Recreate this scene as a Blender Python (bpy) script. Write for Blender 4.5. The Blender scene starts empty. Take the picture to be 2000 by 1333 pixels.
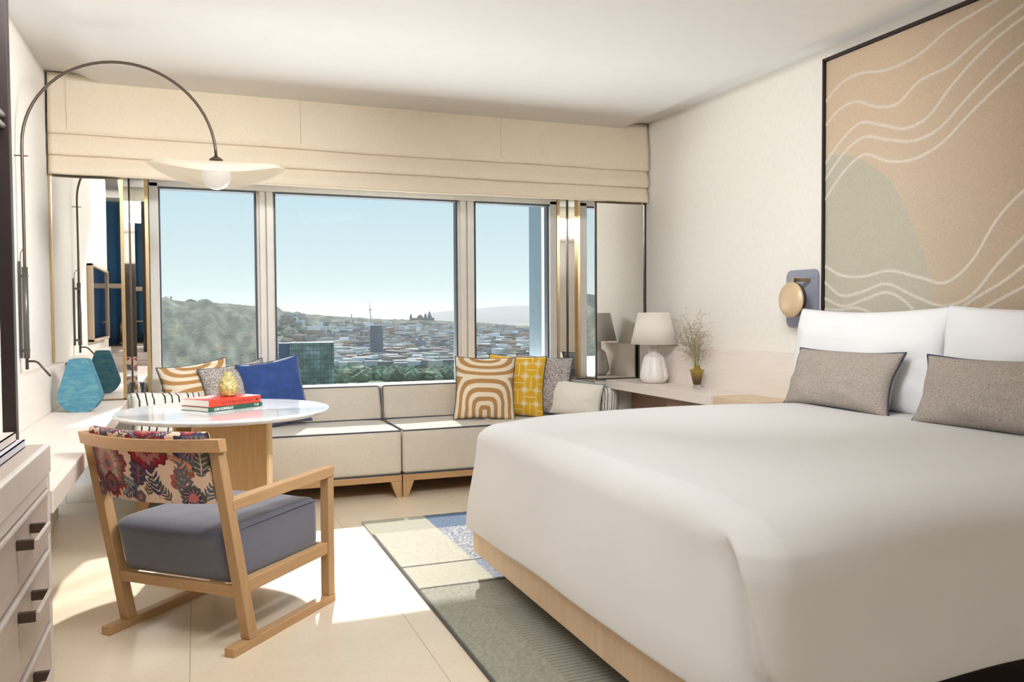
import bpy, bmesh, math, random
import numpy as np
from mathutils import Vector, Matrix, noise
PI = math.pi; R = math.radians
random.seed(7); rng = np.random.default_rng(7)
SC = bpy.context.scene; COL = SC.collection

# ------------------------------------------------------------------ camera
cd = bpy.data.cameras.new('camera'); cam = bpy.data.objects.new('camera', cd); COL.objects.link(cam)
cd.sensor_width = 36; cd.lens = 36 * 1607.3 / 2000; cd.clip_start = 0.05; cd.clip_end = 30000
yaw, pit, rol = 0.36694, -0.03162, -0.00586
cy_, sy_ = math.cos(yaw), math.sin(yaw)
f_ = Vector((sy_ * math.cos(pit), cy_ * math.cos(pit), math.sin(pit)))
r_ = Vector((cy_, -sy_, 0)); u_ = r_.cross(f_)
c_, s_ = math.cos(rol), math.sin(rol)
rr = r_ * c_ + u_ * s_; uu = u_ * c_ - r_ * s_
m = Matrix((rr, uu, -f_)).transposed().to_4x4(); m.translation = (0, 0, 1.22)
cam.matrix_world = m
SC.camera = cam

# ------------------------------------------------------------------ world, sun, lights
SC.view_settings.view_transform = 'Standard'; SC.view_settings.look = 'None'
SC.view_settings.exposure = 0.33; SC.view_settings.gamma = 1; SC.view_settings.use_curve_mapping = False
W = bpy.data.worlds.new('sky'); SC.world = W; W.use_nodes = True
wt = W.node_tree; wn = wt.nodes; bg = wn['Background']
tc = wn.new('ShaderNodeTexCoord'); sp = wn.new('ShaderNodeSeparateXYZ'); rp = wn.new('ShaderNodeValToRGB')
wt.links.new(tc.outputs['Generated'], sp.inputs[0]); wt.links.new(sp.outputs['Z'], rp.inputs[0]); wt.links.new(rp.outputs[0], bg.inputs[0])
el = rp.color_ramp.elements
el[0].position = 0.0; el[0].color = (0.82, 0.93, 0.93, 1)
el[1].position = 0.9; el[1].color = (0.22, 0.45, 0.85, 1)
for p, c in ((0.05, (0.74, 0.89, 0.92)), (0.15, (0.60, 0.80, 0.90)), (0.35, (0.42, 0.66, 0.90))):
    e = el.new(p); e.color = (*c, 1)
bg.inputs[1].default_value = 0.77
sd = bpy.data.lights.new('sun', 'SUN'); sd.energy = 4.6; sd.angle = R(1.0); sd.color = (1, 0.96, 0.90)
sun = bpy.data.objects.new('sun', sd); COL.objects.link(sun)
sun.rotation_euler = Vector((-0.20, -1.0, -0.68)).to_track_quat('-Z', 'Y').to_euler()
def area(name, loc, target, sx, sy, power, color, spread=180):
    l = bpy.data.lights.new(name, 'AREA'); l.shape = 'RECTANGLE'; l.size = sx; l.size_y = sy; l.energy = power; l.color = color; l.spread = R(spread)
    o = bpy.data.objects.new(name, l); COL.objects.link(o); o.location = loc
    o.rotation_euler = (Vector(target) - Vector(loc)).to_track_quat('-Z', 'Y').to_euler(); return o
area('daylight_bounce_fill', (1.2, 8.2, -0.5), (1.2, 3.6, 2.9), 5.5, 3.0, 345, (0.96, 0.98, 1))  # added fill below the sill, stands in for daylight bounced up from outside
area('overhead_fill', (0.2, 2.2, 2.60), (0.2, 4.0, 0.0), 1.8, 1.0, 52, (0.97, 0.98, 1))  # added overhead fill out of view, not a fixture of the room
area('ceiling_bounce_fill', (0.1, -1.5, 1.9), (0.1, -1.5, 2.64), 2.6, 2.2, 54, (0.97, 0.98, 1))  # added fill behind the camera, aimed up to brighten the ceiling
area('left_wall_fill', (1.5, 2.3, 2.60), (-0.8, 4.9, 1.2), 0.9, 0.5, 37, (0.97, 0.98, 1), 85)  # added unseen fill that lifts the left wall, no real fitting
area('right_wall_fill', (1.3, 2.3, 2.60), (3.3, 4.6, 1.1), 0.9, 0.5, 15, (0.97, 0.98, 1), 90)  # the same kind of added fill, brightening the right wall
cy = SC.cycles
cy.use_denoising = True; cy.max_bounces = 10; cy.diffuse_bounces = 5; cy.glossy_bounces = 6; cy.transmission_bounces = 6
cy.transparent_max_bounces = 12; cy.sample_clamp_indirect = 6; cy.caustics_reflective = False; cy.caustics_refractive = False

# ------------------------------------------------------------------ object helpers
def tag(o, label=None, cat=None, group=None, kind=None):
    if label: o['label'] = label
    if cat: o['category'] = cat
    if group: o['group'] = group
    if kind: o['kind'] = kind
    return o
def thing(name, label, cat, loc=(0, 0, 0), rz=0, group=None):
    o = bpy.data.objects.new(name, None); COL.objects.link(o); o.location = loc; o.rotation_euler = (0, 0, rz)
    o.empty_display_size = .05
    return tag(o, label, cat, group)
def mesh_obj(name, me, mat=None, parent=None, smooth=False):
    o = bpy.data.objects.new(name, me); COL.objects.link(o)
    if mat: me.materials.append(mat)
    if smooth:
        me.polygons.foreach_set('use_smooth', [True] * len(me.polygons)); me.update()
    if parent: o.parent = parent
    return o
def obj(name, bm, mat=None, parent=None, smooth=False):
    me = bpy.data.meshes.new(name); bm.normal_update(); bm.to_mesh(me); bm.free()
    return mesh_obj(name, me, mat, parent, smooth)
def box(bm, x0, x1, y0, y1, z0, z1, bev=0.0, seg=2, M=None):
    g = bmesh.ops.create_cube(bm, size=1); vs = g['verts']
    for v in vs:
        v.co = Vector((x0 + (v.co.x + .5) * (x1 - x0), y0 + (v.co.y + .5) * (y1 - y0), z0 + (v.co.z + .5) * (z1 - z0)))
    if bev > 0:
        es = list({e for v in vs for e in v.link_edges})
        g2 = bmesh.ops.bevel(bm, geom=es, offset=bev, segments=seg, affect='EDGES', profile=.5)
        vs = list({v for f in g2['faces'] for v in f.verts} | {v for v in vs if v.is_valid})
    if M:
        for v in vs: v.co = M @ v.co
    return vs
def bx(name, x0, x1, y0, y1, z0, z1, mat, parent=None, bev=0.003, M=None):
    bm = bmesh.new(); box(bm, x0, x1, y0, y1, z0, z1, bev, M=M); return obj(name, bm, mat, parent)
def struct(name, o):
    o['kind'] = 'structure'; return o
def hexa(bm, p, bev=0.0):
    """p: 8 points, bottom ring 0-3 then top ring 4-7"""
    v = [bm.verts.new(q) for q in p]
    for f in ((3, 2, 1, 0), (4, 5, 6, 7), (0, 1, 5, 4), (1, 2, 6, 5), (2, 3, 7, 6), (3, 0, 4, 7)):
        bm.faces.new([v[i] for i in f])
    if bev: bmesh.ops.bevel(bm, geom=list({e for q in v for e in q.link_edges}), offset=bev, segments=2, affect='EDGES', profile=.5)
def tube(bm, pts, r, seg=10, cap=True):
    pts = [Vector(p) for p in pts]; rs = r if isinstance(r, (list, tuple)) else [r] * len(pts); rings = []
    up = None
    for i, p in enumerate(pts):
        d = (pts[min(i + 1, len(pts) - 1)] - pts[max(i - 1, 0)]).normalized()
        if up is None:
            up = Vector((0, 0, 1)) if abs(d.z) < .9 else Vector((1, 0, 0))
        a = d.cross(up).normalized(); up = a.cross(d).normalized()
        rings.append([bm.verts.new(p + (a * math.cos(2 * PI * k / seg) + up * math.sin(2 * PI * k / seg)) * rs[i]) for k in range(seg)])
    for a, b in zip(rings, rings[1:]):
        for k in range(seg): bm.faces.new((a[k], a[(k + 1) % seg], b[(k + 1) % seg], b[k]))
    if cap:
        bm.faces.new(rings[0][::-1]); bm.faces.new(rings[-1])
def loop_tube(bm, pts, r, seg=8):
    pts = [Vector(p) for p in pts]; n = len(pts); rings = []
    for i, p in enumerate(pts):
        d = (pts[(i + 1) % n] - pts[i - 1]).normalized(); up = Vector((0, 1, 0))
        if abs(d.dot(up)) > .95: up = Vector((1, 0, 0))
        a = d.cross(up).normalized(); b = a.cross(d)
        rings.append([bm.verts.new(p + (a * math.cos(2 * PI * k / seg) + b * math.sin(2 * PI * k / seg)) * r) for k in range(seg)])
    for i in range(n):
        a, b = rings[i], rings[(i + 1) % n]
        for k in range(seg): bm.faces.new((a[k], a[(k + 1) % seg], b[(k + 1) % seg], b[k]))
def lathe(bm, prof, n=40, c=(0, 0), mod=None):
    rings = []
    for r, z in prof:
        ring = []
        for k in range(n):
            a = 2 * PI * k / n; q = r * (mod(a, z) if mod else 1)
            ring.append(bm.verts.new((c[0] + q * math.cos(a), c[1] + q * math.sin(a), z)))
        rings.append(ring)
    for a, b in zip(rings, rings[1:]):
        for k in range(n): bm.faces.new((a[k], a[(k + 1) % n], b[(k + 1) % n], b[k]))
    if prof[0][0] > 1e-4: bm.faces.new(rings[0][::-1])
    if prof[-1][0] > 1e-4: bm.faces.new(rings[-1])
def prism(bm, pts, z0, z1, bev=0.0):
    """outline pts (x,y) extruded z0..z1"""
    a = [bm.verts.new((x, y, z0)) for x, y in pts]; b = [bm.verts.new((x, y, z1)) for x, y in pts]; n = len(pts)
    bm.faces.new(a[::-1]); bm.faces.new(b)
    for i in range(n): bm.faces.new((a[i], a[(i + 1) % n], b[(i + 1) % n], b[i]))
    if bev:
        es = [e for v in a + b for e in v.link_edges if not ((e.verts[0] in a) != (e.verts[1] in a))]
        bmesh.ops.bevel(bm, geom=list(set(es)), offset=bev, segments=3, affect='EDGES', profile=.5)
def rbox_bm(cx, cyy, cz, sx, sy, sz, r, n=(24, 24, 12), deform=None):
    """closed rounded box on a dense grid; deform(p, nrm) -> p"""
    bm = bmesh.new(); h = (sx / 2, sy / 2, sz / 2); cache = {}
    def axis(k):  # denser spacing near the rounded ends
        N = n[k]; return [h[k] * math.sin(PI / 2 * (2 * i / N - 1)) * .35 + h[k] * (2 * i / N - 1) * .65 for i in range(N + 1)]
    A = [axis(0), axis(1), axis(2)]
    def vert(i, j, k):
        key = (i, j, k)
        if key not in cache:
            p = Vector((A[0][i], A[1][j], A[2][k])); q = Vector([max(-(h[a] - r), min(h[a] - r, p[a])) for a in range(3)])
            d = p - q; nr = d.normalized() if d.length > 1e-9 else Vector((0, 0, 1)); p = q + nr * r
            if deform: p = deform(p.copy(), nr)
            cache[key] = bm.verts.new(p + Vector((cx, cyy, cz)))
        return cache[key]
    nx, ny, nz = n
    def face(a, b, c, d):
        try: bm.faces.new((a, b, c, d))
        except ValueError: pass
    for i in range(nx):
        for j in range(ny):
            face(vert(i, j, nz), vert(i + 1, j, nz), vert(i + 1, j + 1, nz), vert(i, j + 1, nz))
            face(vert(i, j + 1, 0), vert(i + 1, j + 1, 0), vert(i + 1, j, 0), vert(i, j, 0))
    for i in range(nx):
        for k in range(nz):
            face(vert(i, 0, k), vert(i + 1, 0, k), vert(i + 1, 0, k + 1), vert(i, 0, k + 1))
            face(vert(i + 1, ny, k), vert(i, ny, k), vert(i, ny, k + 1), vert(i + 1, ny, k + 1))
    for j in range(ny):
        for k in range(nz):
            face(vert(0, j + 1, k), vert(0, j, k), vert(0, j, k + 1), vert(0, j + 1, k + 1))
            face(vert(nx, j, k), vert(nx, j + 1, k), vert(nx, j + 1, k + 1), vert(nx, j, k + 1))
    return bm
def sstep(a, b, x):
    t = max(0., min(1., (x - a) / (b - a))); return t * t * (3 - 2 * t)
def nz(x, y, z=0.): return noise.noise(Vector((x, y, z)))

# ------------------------------------------------------------------ node helpers
class V:
    """scalar in a node tree with operators"""
    def __init__(s, t, o): s.t, s.o = t, o
    def _m(s, op, *b):
        n = s.t.nodes.new('ShaderNodeMath'); n.operation = op
        for i, q in enumerate((s,) + b):
            if isinstance(q, V): s.t.links.new(q.o, n.inputs[i])
            else: n.inputs[i].default_value = q
        return V(s.t, n.outputs[0])
    def __add__(s, b): return s._m('ADD', b)
    def __sub__(s, b): return s._m('SUBTRACT', b)
    def __mul__(s, b): return s._m('MULTIPLY', b)
    def __truediv__(s, b): return s._m('DIVIDE', b)
    def pw(s, b): return s._m('POWER', b)
    def ab(s): return s._m('ABSOLUTE')
    def fr(s): return s._m('FRACT')
    def gt(s, b): return s._m('GREATER_THAN', b)
    def lt(s, b): return s._m('LESS_THAN', b)
    def mn(s, b): return s._m('MINIMUM', b)
    def mx(s, b): return s._m('MAXIMUM', b)
    def sq(s): return s._m('SQRT')
class Mat:
    def __init__(s, name, color=(.8, .8, .8), rough=.6, metal=0., spec=.5, **kw):
        s.m = bpy.data.materials.new(name); s.m.use_nodes = True; s.t = s.m.node_tree; s.n = s.t.nodes; s.b = s.n['Principled BSDF']
        s.b.inputs['Base Color'].default_value = (*color, 1); s.b.inputs['Roughness'].default_value = rough
        s.b.inputs['Metallic'].default_value = metal; s.b.inputs['Specular IOR Level'].default_value = spec
        for k, v in kw.items(): s.b.inputs[k].default_value = v
    def link(s, a, b): s.t.links.new(a, b)
    def coords(s, kind='Object', scale=(1, 1, 1), rot=(0, 0, 0)):
        c = s.n.new('ShaderNodeTexCoord'); mp = s.n.new('ShaderNodeMapping'); mp.inputs['Scale'].default_value = scale
        mp.inputs['Rotation'].default_value = rot
        s.link(c.outputs[kind], mp.inputs[0]); return mp.outputs[0]
    def noise(s, vec, scale=5, detail=4, rough=.5, dist=0.):
        n = s.n.new('ShaderNodeTexNoise'); n.inputs['Scale'].default_value = scale; n.inputs['Detail'].default_value = detail
        n.inputs['Roughness'].default_value = rough; n.inputs['Distortion'].default_value = dist
        s.link(vec, n.inputs['Vector']); return V(s.t, n.outputs['Fac'])
    def ramp(s, fac, stops):
        r = s.n.new('ShaderNodeValToRGB'); s.link(fac.o if isinstance(fac, V) else fac, r.inputs[0]); e = r.color_ramp.elements
        e[0].position, e[0].color = stops[0][0], (*stops[0][1], 1); e[1].position, e[1].color = stops[-1][0], (*stops[-1][1], 1)
        for p, c in stops[1:-1]:
            q = e.new(p); q.color = (*c, 1)
        return r.outputs[0]
    def mix(s, fac, a, b):
        n = s.n.new('ShaderNodeMix'); n.data_type = 'RGBA'
        if isinstance(fac, V): s.link(fac.o, n.inputs[0])
        else: n.inputs[0].default_value = fac
        for i, q in ((6, a), (7, b)):
            if isinstance(q, (tuple, list)): n.inputs[i].default_value = (*q, 1)
            else: s.link(q, n.inputs[i])
        return n.outputs[2]
    def uv(s):
        c = s.n.new('ShaderNodeTexCoord'); x = s.n.new('ShaderNodeSeparateXYZ'); s.link(c.outputs['UV'], x.inputs[0])
        return V(s.t, x.outputs[0]), V(s.t, x.outputs[1])
    def xyz(s, vec):
        x = s.n.new('ShaderNodeSeparateXYZ'); s.link(vec, x.inputs[0]); return [V(s.t, o) for o in x.outputs]
    def color(s, c): s.link(c, s.b.inputs['Base Color']); return s
    def bump(s, h, strength=.3, dist=.002):
        b = s.n.new('ShaderNodeBump'); b.inputs['Strength'].default_value = strength; b.inputs['Distance'].default_value = dist
        s.link(h.o if isinstance(h, V) else h, b.inputs['Height']); s.link(b.outputs[0], s.b.inputs['Normal']); return s
def sh(c, k): return tuple(min(1, x * k) for x in c)
def fabric(name, col, scale=350, var=.12, rough=.92, bump=.25, sheen=.2, spec=.15):
    M = Mat(name, col, rough, spec=spec); v = M.coords()
    a = M.noise(M.coords(scale=(1, 1, .25)), scale, 2); b = M.noise(M.coords(scale=(.25, .25, 1)), scale, 2); c = M.noise(v, 6, 3)
    h = (a + b) * .5; k = h * .8 + c * .2
    M.color(M.ramp(k, [(.3, sh(col, 1 - var)), (.7, sh(col, 1 + var * .6))])); M.bump(h, bump, .0012)
    M.b.inputs['Sheen Weight'].default_value = sheen; return M.m
def wood(name, c1, c2, axis='Z', scale=1., rough=.45, bump=.08):
    M = Mat(name, c1, rough, spec=.35)
    sc = {'X': (.06, 1, 1), 'Y': (1, .06, 1), 'Z': (1, 1, .06)}[axis]
    v = M.coords(scale=tuple(q * scale for q in sc))
    a = M.noise(v, 60, 4, .6, .4); b = M.noise(v, 9, 3, .5, 1.2); k = a * .5 + b * .5
    M.color(M.ramp(k, [(.32, c2), (.68, c1)])); M.bump(a, bump, .001); return M.m
def plain(name, col, rough=.5, metal=0., var=.05, scale=12, bump=0., **kw):
    M = Mat(name, col, rough, metal, **kw); k = M.noise(M.coords(), scale, 3)
    M.color(M.ramp(k, [(.3, sh(col, 1 - var)), (.7, sh(col, 1 + var))]))
    if bump: M.bump(M.noise(M.coords(), scale * 12, 3), bump, .001)
    return M.m
def attr_mat(name, rough=.9, fab=0., sheen=.1):
    M = Mat(name, (.5, .5, .5), rough, spec=.15); a = M.n.new('ShaderNodeAttribute'); a.attribute_name = 'paint'
    if fab:
        h = (M.noise(M.coords(scale=(1, 1, .2)), fab, 2) + M.noise(M.coords(scale=(1, .2, 1)), fab, 2)) * .5
        c = M.mix(h * .5, a.outputs['Color'], (0, 0, 0)); g = M.n.new('ShaderNodeMix'); g.data_type = 'RGBA'; g.blend_type = 'MULTIPLY'
        g.inputs[0].default_value = 1; M.link(a.outputs['Color'], g.inputs[6]); M.link(M.ramp(h, [(.3, (.86, .86, .86)), (.65, (1, 1, 1))]), g.inputs[7])
        M.color(g.outputs[2]); M.bump(h, .35, .0015)
    else: M.color(a.outputs['Color'])
    M.b.inputs['Sheen Weight'].default_value = sheen; return M.m
def paint(me, cols):
    a = me.color_attributes.new('paint', 'FLOAT_COLOR', 'POINT')
    c = np.ones((len(me.vertices), 4), dtype=np.float32); c[:, :3] = cols; a.data.foreach_set('color', c.ravel())

# ------------------------------------------------------------------ materials
WALL = Mat('wall_fabric_cream', (.80, .77, .71), .85, spec=.2)
_n = WALL.noise(WALL.coords(scale=(1, 1, .15)), 140, 3); WALL.color(WALL.ramp(_n, [(.3, (.77, .735, .67)), (.7, (.83, .80, .74))])); WALL.bump(_n, .15, .001); WALL = WALL.m
CEIL = plain('ceiling_paint', (.82, .80, .78), .9, var=.01)
WHITE = plain('white_lacquer', (.80, .78, .74), .35, var=.02)
FRAME = plain('window_frame_cream', (.72, .68, .63), .4, var=.03)
GASK = plain('dark_gasket', (.05, .055, .07), .5)
LEDGE = wood('pale_pink_oak', (.83, .74, .66), (.75, .66, .59), 'Y', .7, .4)
LEDGEZ = wood('pale_pink_oak_upright', (.82, .74, .67), (.75, .67, .60), 'Y', .5, .45)
OAK = wood('warm_oak', (.52, .325, .165), (.40, .24, .115), 'Z', 1.3, .42)
OAKX = wood('warm_oak_grain_x', (.54, .33, .165), (.41, .245, .115), 'X', 1.3, .42)
OAKY = wood('warm_oak_grain_y', (.54, .33, .165), (.41, .245, .115), 'Y', 1.3, .42)
BEDW = wood('bed_base_oak', (.80, .60, .41), (.68, .48, .31), 'Z', .9, .4)
BRASS = plain('brushed_brass', (.62, .45, .24), .28, 1., var=.05)
BRONZE = plain('dark_bronze', (.10, .075, .06), .35, .8, var=.05)
BLACKM = plain('black_brown_metal', (.045, .032, .03), .38, .5)
GREYM = plain('grey_bronze_tube', (.13, .115, .11), .4, .7)
MIRR = plain('mirror_silver', (.93, .92, .89), .01, 1., var=.0)
LINEN = fabric('sofa_linen', (.62, .56, .47), 300, .22)
PIPE = plain('navy_piping', (.035, .045, .075), .7)
SHADEF = fabric('roman_shade_linen', (.76, .655, .51), 260, .10, sheen=.1)
VELVET = fabric('slate_velvet', (.10, .102, .14), 40, .10, .75, .05, .6)
BLUEV = fabric('royal_blue_velvet', (.025, .065, .24), 30, .35, .6, .05, .5)
WHITEC = fabric('white_cotton', (.70, .69, .675), 500, .03, .9, .08, .2)
WHITEP = fabric('white_pillow_cotton', (.83, .83, .84), 500, .03, .9, .08, .2)
CREAMC = fabric('cream_cotton', (.80, .76, .68), 400, .05)
TEAL = None

FL = Mat('floor_beige_stone', (.7, .6, .48), .32, spec=.4)
_v = FL.coords(); _x, _y, _z = FL.xyz(_v)
_n = FL.noise(_v, 3.5, 5, .6) * .6 + FL.noise(_v, 60, 3) * .4
_c = FL.ramp(_n, [(.3, (.72, .60, .44)), (.7, (.80, .69, .53))])
_g = (((_x - .772) / .81 + 10.5).fr() - .5).ab().lt(.0018).mx((((_y - 4.02) / 1.63 + 10.5).fr() - .5).ab().lt(.0011))
FL.color(FL.mix(_g, _c, (.42, .33, .23)))
FL = FL.m

GLASS = bpy.data.materials.new('window_glass'); GLASS.use_nodes = True; _t = GLASS.node_tree; _t.nodes.clear()
_o = _t.nodes.new('ShaderNodeOutputMaterial'); _m = _t.nodes.new('ShaderNodeMixShader'); _a = _t.nodes.new('ShaderNodeBsdfTransparent')
_a.inputs[0].default_value = (.97, .985, .98, 1)
_b = _t.nodes.new('ShaderNodeBsdfGlossy'); _b.inputs['Roughness'].default_value = .01; _f = _t.nodes.new('ShaderNodeFresnel'); _f.inputs[0].default_value = 1.04
_t.links.new(_f.outputs[0], _m.inputs[0]); _t.links.new(_a.outputs[0], _m.inputs[1]); _t.links.new(_b.outputs[0], _m.inputs[2]); _t.links.new(_m.outputs[0], _o.inputs[0])

def speckle_mat(name, a, b, scale=260):
    M = Mat(name, a, .95, spec=.1); n = M.noise(M.coords(), scale, 3, .7)
    M.color(M.ramp(n, [(.40, b), (.47, sh(a, .85)), (.56, a), (.66, sh(a, 1.25))])); M.bump(n, .4, .0015); return M.m
SPECK = speckle_mat('grey_boucle', (.50, .45, .42), (.07, .06, .08), 130)
TWEED = speckle_mat('taupe_tweed', (.44, .385, .34), (.24, .20, .17), 300)

ARCH = Mat('arch_print_cotton', (.7, .6, .4), .9, spec=.15)
_u, _w = ARCH.uv(); _n1 = ARCH.noise(ARCH.coords('UV'), 5, 2) * .03 - .015
_x = (_u - .5).ab() + _n1
f1 = ((_x * 1.45).pw(4.) + ((_w - .10).mx(.0) * 1.2).pw(4.)).pw(.25)
f2 = ((_x * .9).pw(3.) + (((_w * -1.) + 1.06) * 1.55).pw(3.)).pw(1 / 3.) + .05
_d = f1.mn(f2 * 1.02) + _n1 * .5
_s = (_d / .168 + .20).fr().gt(.5)
ARCH.color(ARCH.mix(_s, (.80, .70, .54), (.46, .25, .095))); ARCH.bump(ARCH.noise(ARCH.coords(), 400, 2), .2, .001); ARCH = ARCH.m

YEL = Mat('yellow_circle_print', (.8, .6, .2), .9, spec=.15)
_u, _w = YEL.uv(); _cu, _cw = (_u * 4.6).fr() - .5, (_w * 4.6).fr() - .5
_r = (_cu * _cu + _cw * _cw).sq(); _ci = _r.lt(.46)
_par = (((_u * 4.6)._m('FLOOR') + (_w * 4.6)._m('FLOOR')) * .5).fr().gt(.25)
_l1 = _cu.ab().lt(.03) * _par; _l2 = _cw.ab().lt(.03) * (_par * -1. + 1.)
_dia = ((_cu.ab() - .5).ab() + (_cw.ab() - .5).ab()).lt(.2)
_c = YEL.mix(_ci, (.74, .52, .16), (.70, .40, .035)); _c = YEL.mix((_l1 + _l2).mn(1.) * _ci, _c, (.82, .66, .30)); _c = YEL.mix(_dia, _c, (.80, .66, .50))
YEL.color(_c); YEL = YEL.m

def stripe_mat(name, base, line, n, w, wide=None):
    M = Mat(name, base, .9, spec=.15); u, v = M.uv(); a = (u * n).fr() - .5
    c = M.mix(a.ab().lt(w), base, line)
    if wide: c = M.mix(((a.ab() - .28).ab()).lt(w), c, wide)
    M.color(c); M.bump(M.noise(M.coords(), 350, 2), .3, .001); return M.m
STRIPE = stripe_mat('black_stripe_linen', (.80, .77, .70), (.035, .04, .06), 3, .03, (.035, .04, .06))

PEDW = wood('honey_oak_veneer', (.84, .62, .37), (.72, .50, .27), 'Z', 1.0, .4)
# ------------------------------------------------------------------ room shell
XL, XR, YM, YW = -0.815, 3.30, 5.65, 6.16
struct('floor', bx('floor', -2.6, 3.5, -3.2, 6.4, -.12, 0, FL, bev=0))
bm = bmesh.new()
zc = []
N = 140
def ceil_z(x): return 2.69 - .05 * sstep(-.67, -.50, x) + .05 * sstep(3.02, 3.22, x)
lo = []; hi = []
for i in range(N + 1):
    x = -2.6 + (3.5 + 2.6) * i / N
    lo.append([bm.verts.new((x, y, ceil_z(x))) for y in (-3.2, 6.4)]); hi.append([bm.verts.new((x, y, 2.85)) for y in (-3.2, 6.4)])
for i in range(N):
    bm.faces.new((lo[i][0], lo[i][1], lo[i + 1][1], lo[i + 1][0])); bm.faces.new((hi[i][0], hi[i + 1][0], hi[i + 1][1], hi[i][1]))
    for k in (0, 1): bm.faces.new((lo[i][k], lo[i + 1][k], hi[i + 1][k], hi[i][k]))
bmesh.ops.recalc_face_normals(bm, faces=bm.faces)
struct('ceiling', obj('ceiling', bm, CEIL, smooth=True))
struct('wall_left', bx('wall_left', XL - .15, XL, 2.17, YM + .1, 0, 2.85, WALL, bev=0))
struct('wall_right', bx('wall_right', XR, XR + .15, -3.2, YM + .6, 0, 2.85, WALL, bev=0))
struct('wall_back', bx('wall_back', -2.6, 3.4, -3.2, -3.05, 0, 2.85, WALL, bev=0))
struct('wall_entrance', bx('wall_entrance', -2.6, -2.45, -3.2, 2.3, 0, 2.85, WALL, bev=0))
struct('wall_alcove', bx('wall_alcove', -2.6, XL - .01, 2.17, 2.32, 0, 2.85, WALL, bev=0))
# window wall: nibs behind the mirrors, parapet and head
bm = bmesh.new()
box(bm, -1.0, -.411, YM + .03, YW + .3, .60, 2.85); box(bm, -1.0, -.411, 6.07, YW + .3, 0, .60)
box(bm, 2.861, 3.45, YM + .03, YW + .3, 0, 2.85)
box(bm, -.411, 2.861, YM + .04, YW, 2.17, 2.85)
box(bm, -.43, 2.88, YW, YW + .3, 0, .69)
box(bm, -.43, 2.88, YW, YW + .3, 2.14, 2.85)
box(bm, -.43, -.288, YW + .003, YW + .3, .69, 2.3); box(bm, 2.756, 2.88, YW + .003, YW + .3, .69, 2.3)
struct('wall_window', obj('wall_window', bm, WHITE))
# window_1
win = struct('window_1', thing('window_1', None, None, (0, YW, 0)))
bm = bmesh.new()
for a, b in ((-.283, -.225), (2.69, 2.752)): box(bm, a, b, -.03, .12, .69, 2.14, .004)
box(bm, -.283, 2.752, -.03, .12, 2.11, 2.20, .004); box(bm, -.283, 2.752, -.02, .12, .66, .705, .004)
obj('window_frame', bm, FRAME, win)
for a, b in ((.417, .540), (1.915, 2.056)):
    bm = bmesh.new(); w_ = b - a
    box(bm, a, b, .0, .11, .70, 2.12, .004); box(bm, a + .02, a + w_ * .48, -.02, .0, .70, 2.12, .003); box(bm, a + w_ * .56, b - .01, -.02, .0, .70, 2.12, .003)
    obj('mullion', bm, FRAME, win)
for a, b, g in ((-.225, .417, 1), (.540, 1.915, 1), (2.056, 2.69, 0)):
    o = bx('pane', a, b, .05, .056, .70, 2.12, GLASS, win, bev=0)
    bm = bmesh.new(); box(bm, a, a + .010, -.005, .06, .70, 2.12); box(bm, b - .012, b, -.005, .06, .70, 2.12) ; box(bm, a, b, -.034, .06, 2.098, 2.109)
    obj('gasket', bm, GASK, win)
bx('sill', -.30, 2.77, -.06, .0, .675, .70, WHITE, win, bev=.004)
# glass fin of the tower's facade
FIN = plain('blue_grey_facade_panel', (.11, .155, .18), .35, var=.06)
o = bx('facade_fin', 2.838, 3.16, 6.50, 6.95, -2, 2.6, FIN, bev=.01)
tag(o, 'pale blue-grey upright fin of the tower facade just outside the right window pane', 'facade fin')

# ------------------------------------------------------------------ mirrors
def framed_mirror(label, x0, x1, z0, z1, y, fr, left=.012, right=.012, bottom=.010, mat=BRONZE):
    t = thing('wall_mirror', label, 'mirror', (0, y, 0))
    bx('mirror_glass', x0 + left, x1 - right, -.004, .0, z0 + bottom, z1, MIRR, t, bev=0)
    bm = bmesh.new(); box(bm, x0, x0 + left, -.014, .004, z0, z1, .001); box(bm, x1 - right, x1, -.014, .004, z0, z1, .001); box(bm, x0, x1, -.014, .004, z0, z0 + bottom, .001)
    obj('frame', bm, mat, t); return t
framed_mirror('tall wall mirror left of the window reflecting the arc lamp and blue vase', XL + .001, -.406, .708, 2.45, YM + .01, .01, .014, .020, .008, BRASS)
framed_mirror('tall wall mirror right of the window reflecting the table lamp', 2.857, XR - .001, .722, 2.45, YM + .01, .01, .012, .016, .006, BRONZE)
def reveal(label, x, s):
    t = thing('wall_mirror', label, 'mirror', (x, 0, 0))
    a, b = (0, .004) if s > 0 else (-.004, 0)
    bx('mirror_glass', a, b, YM + .012, YW - .001, .70, 2.45, MIRR, t, bev=0)
    bm = bmesh.new(); e = .006 * s
    box(bm, min(a, a + e), max(b, b + e), YW - .016, YW - .001, .70, 2.45, .001); obj('frame', bm, BRONZE, t)
reveal('mirrored side panel of the window recess on the left, facing across', -.410, 1)
reveal('mirrored side panel of the window recess on the right, reflecting the view', 2.860, -1)
for lab, x0, x1, gx in (('narrow mirror strip between the left corner and the brass edged window frame', -.4055, -.311, -.311), ('narrow mirror strip between the right corner and the brass edged window frame', 2.774, 2.8555, 2.752)):
    t = thing('wall_mirror', lab, 'mirror', (0, YW, 0))
    bx('mirror_glass', x0, x1, -.004, .0, .70, 2.45, MIRR, t, bev=0)
    bx('brass_edge', gx, gx + .024, -.035, .002, .70, 2.30, BRASS, t, bev=.002)

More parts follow.
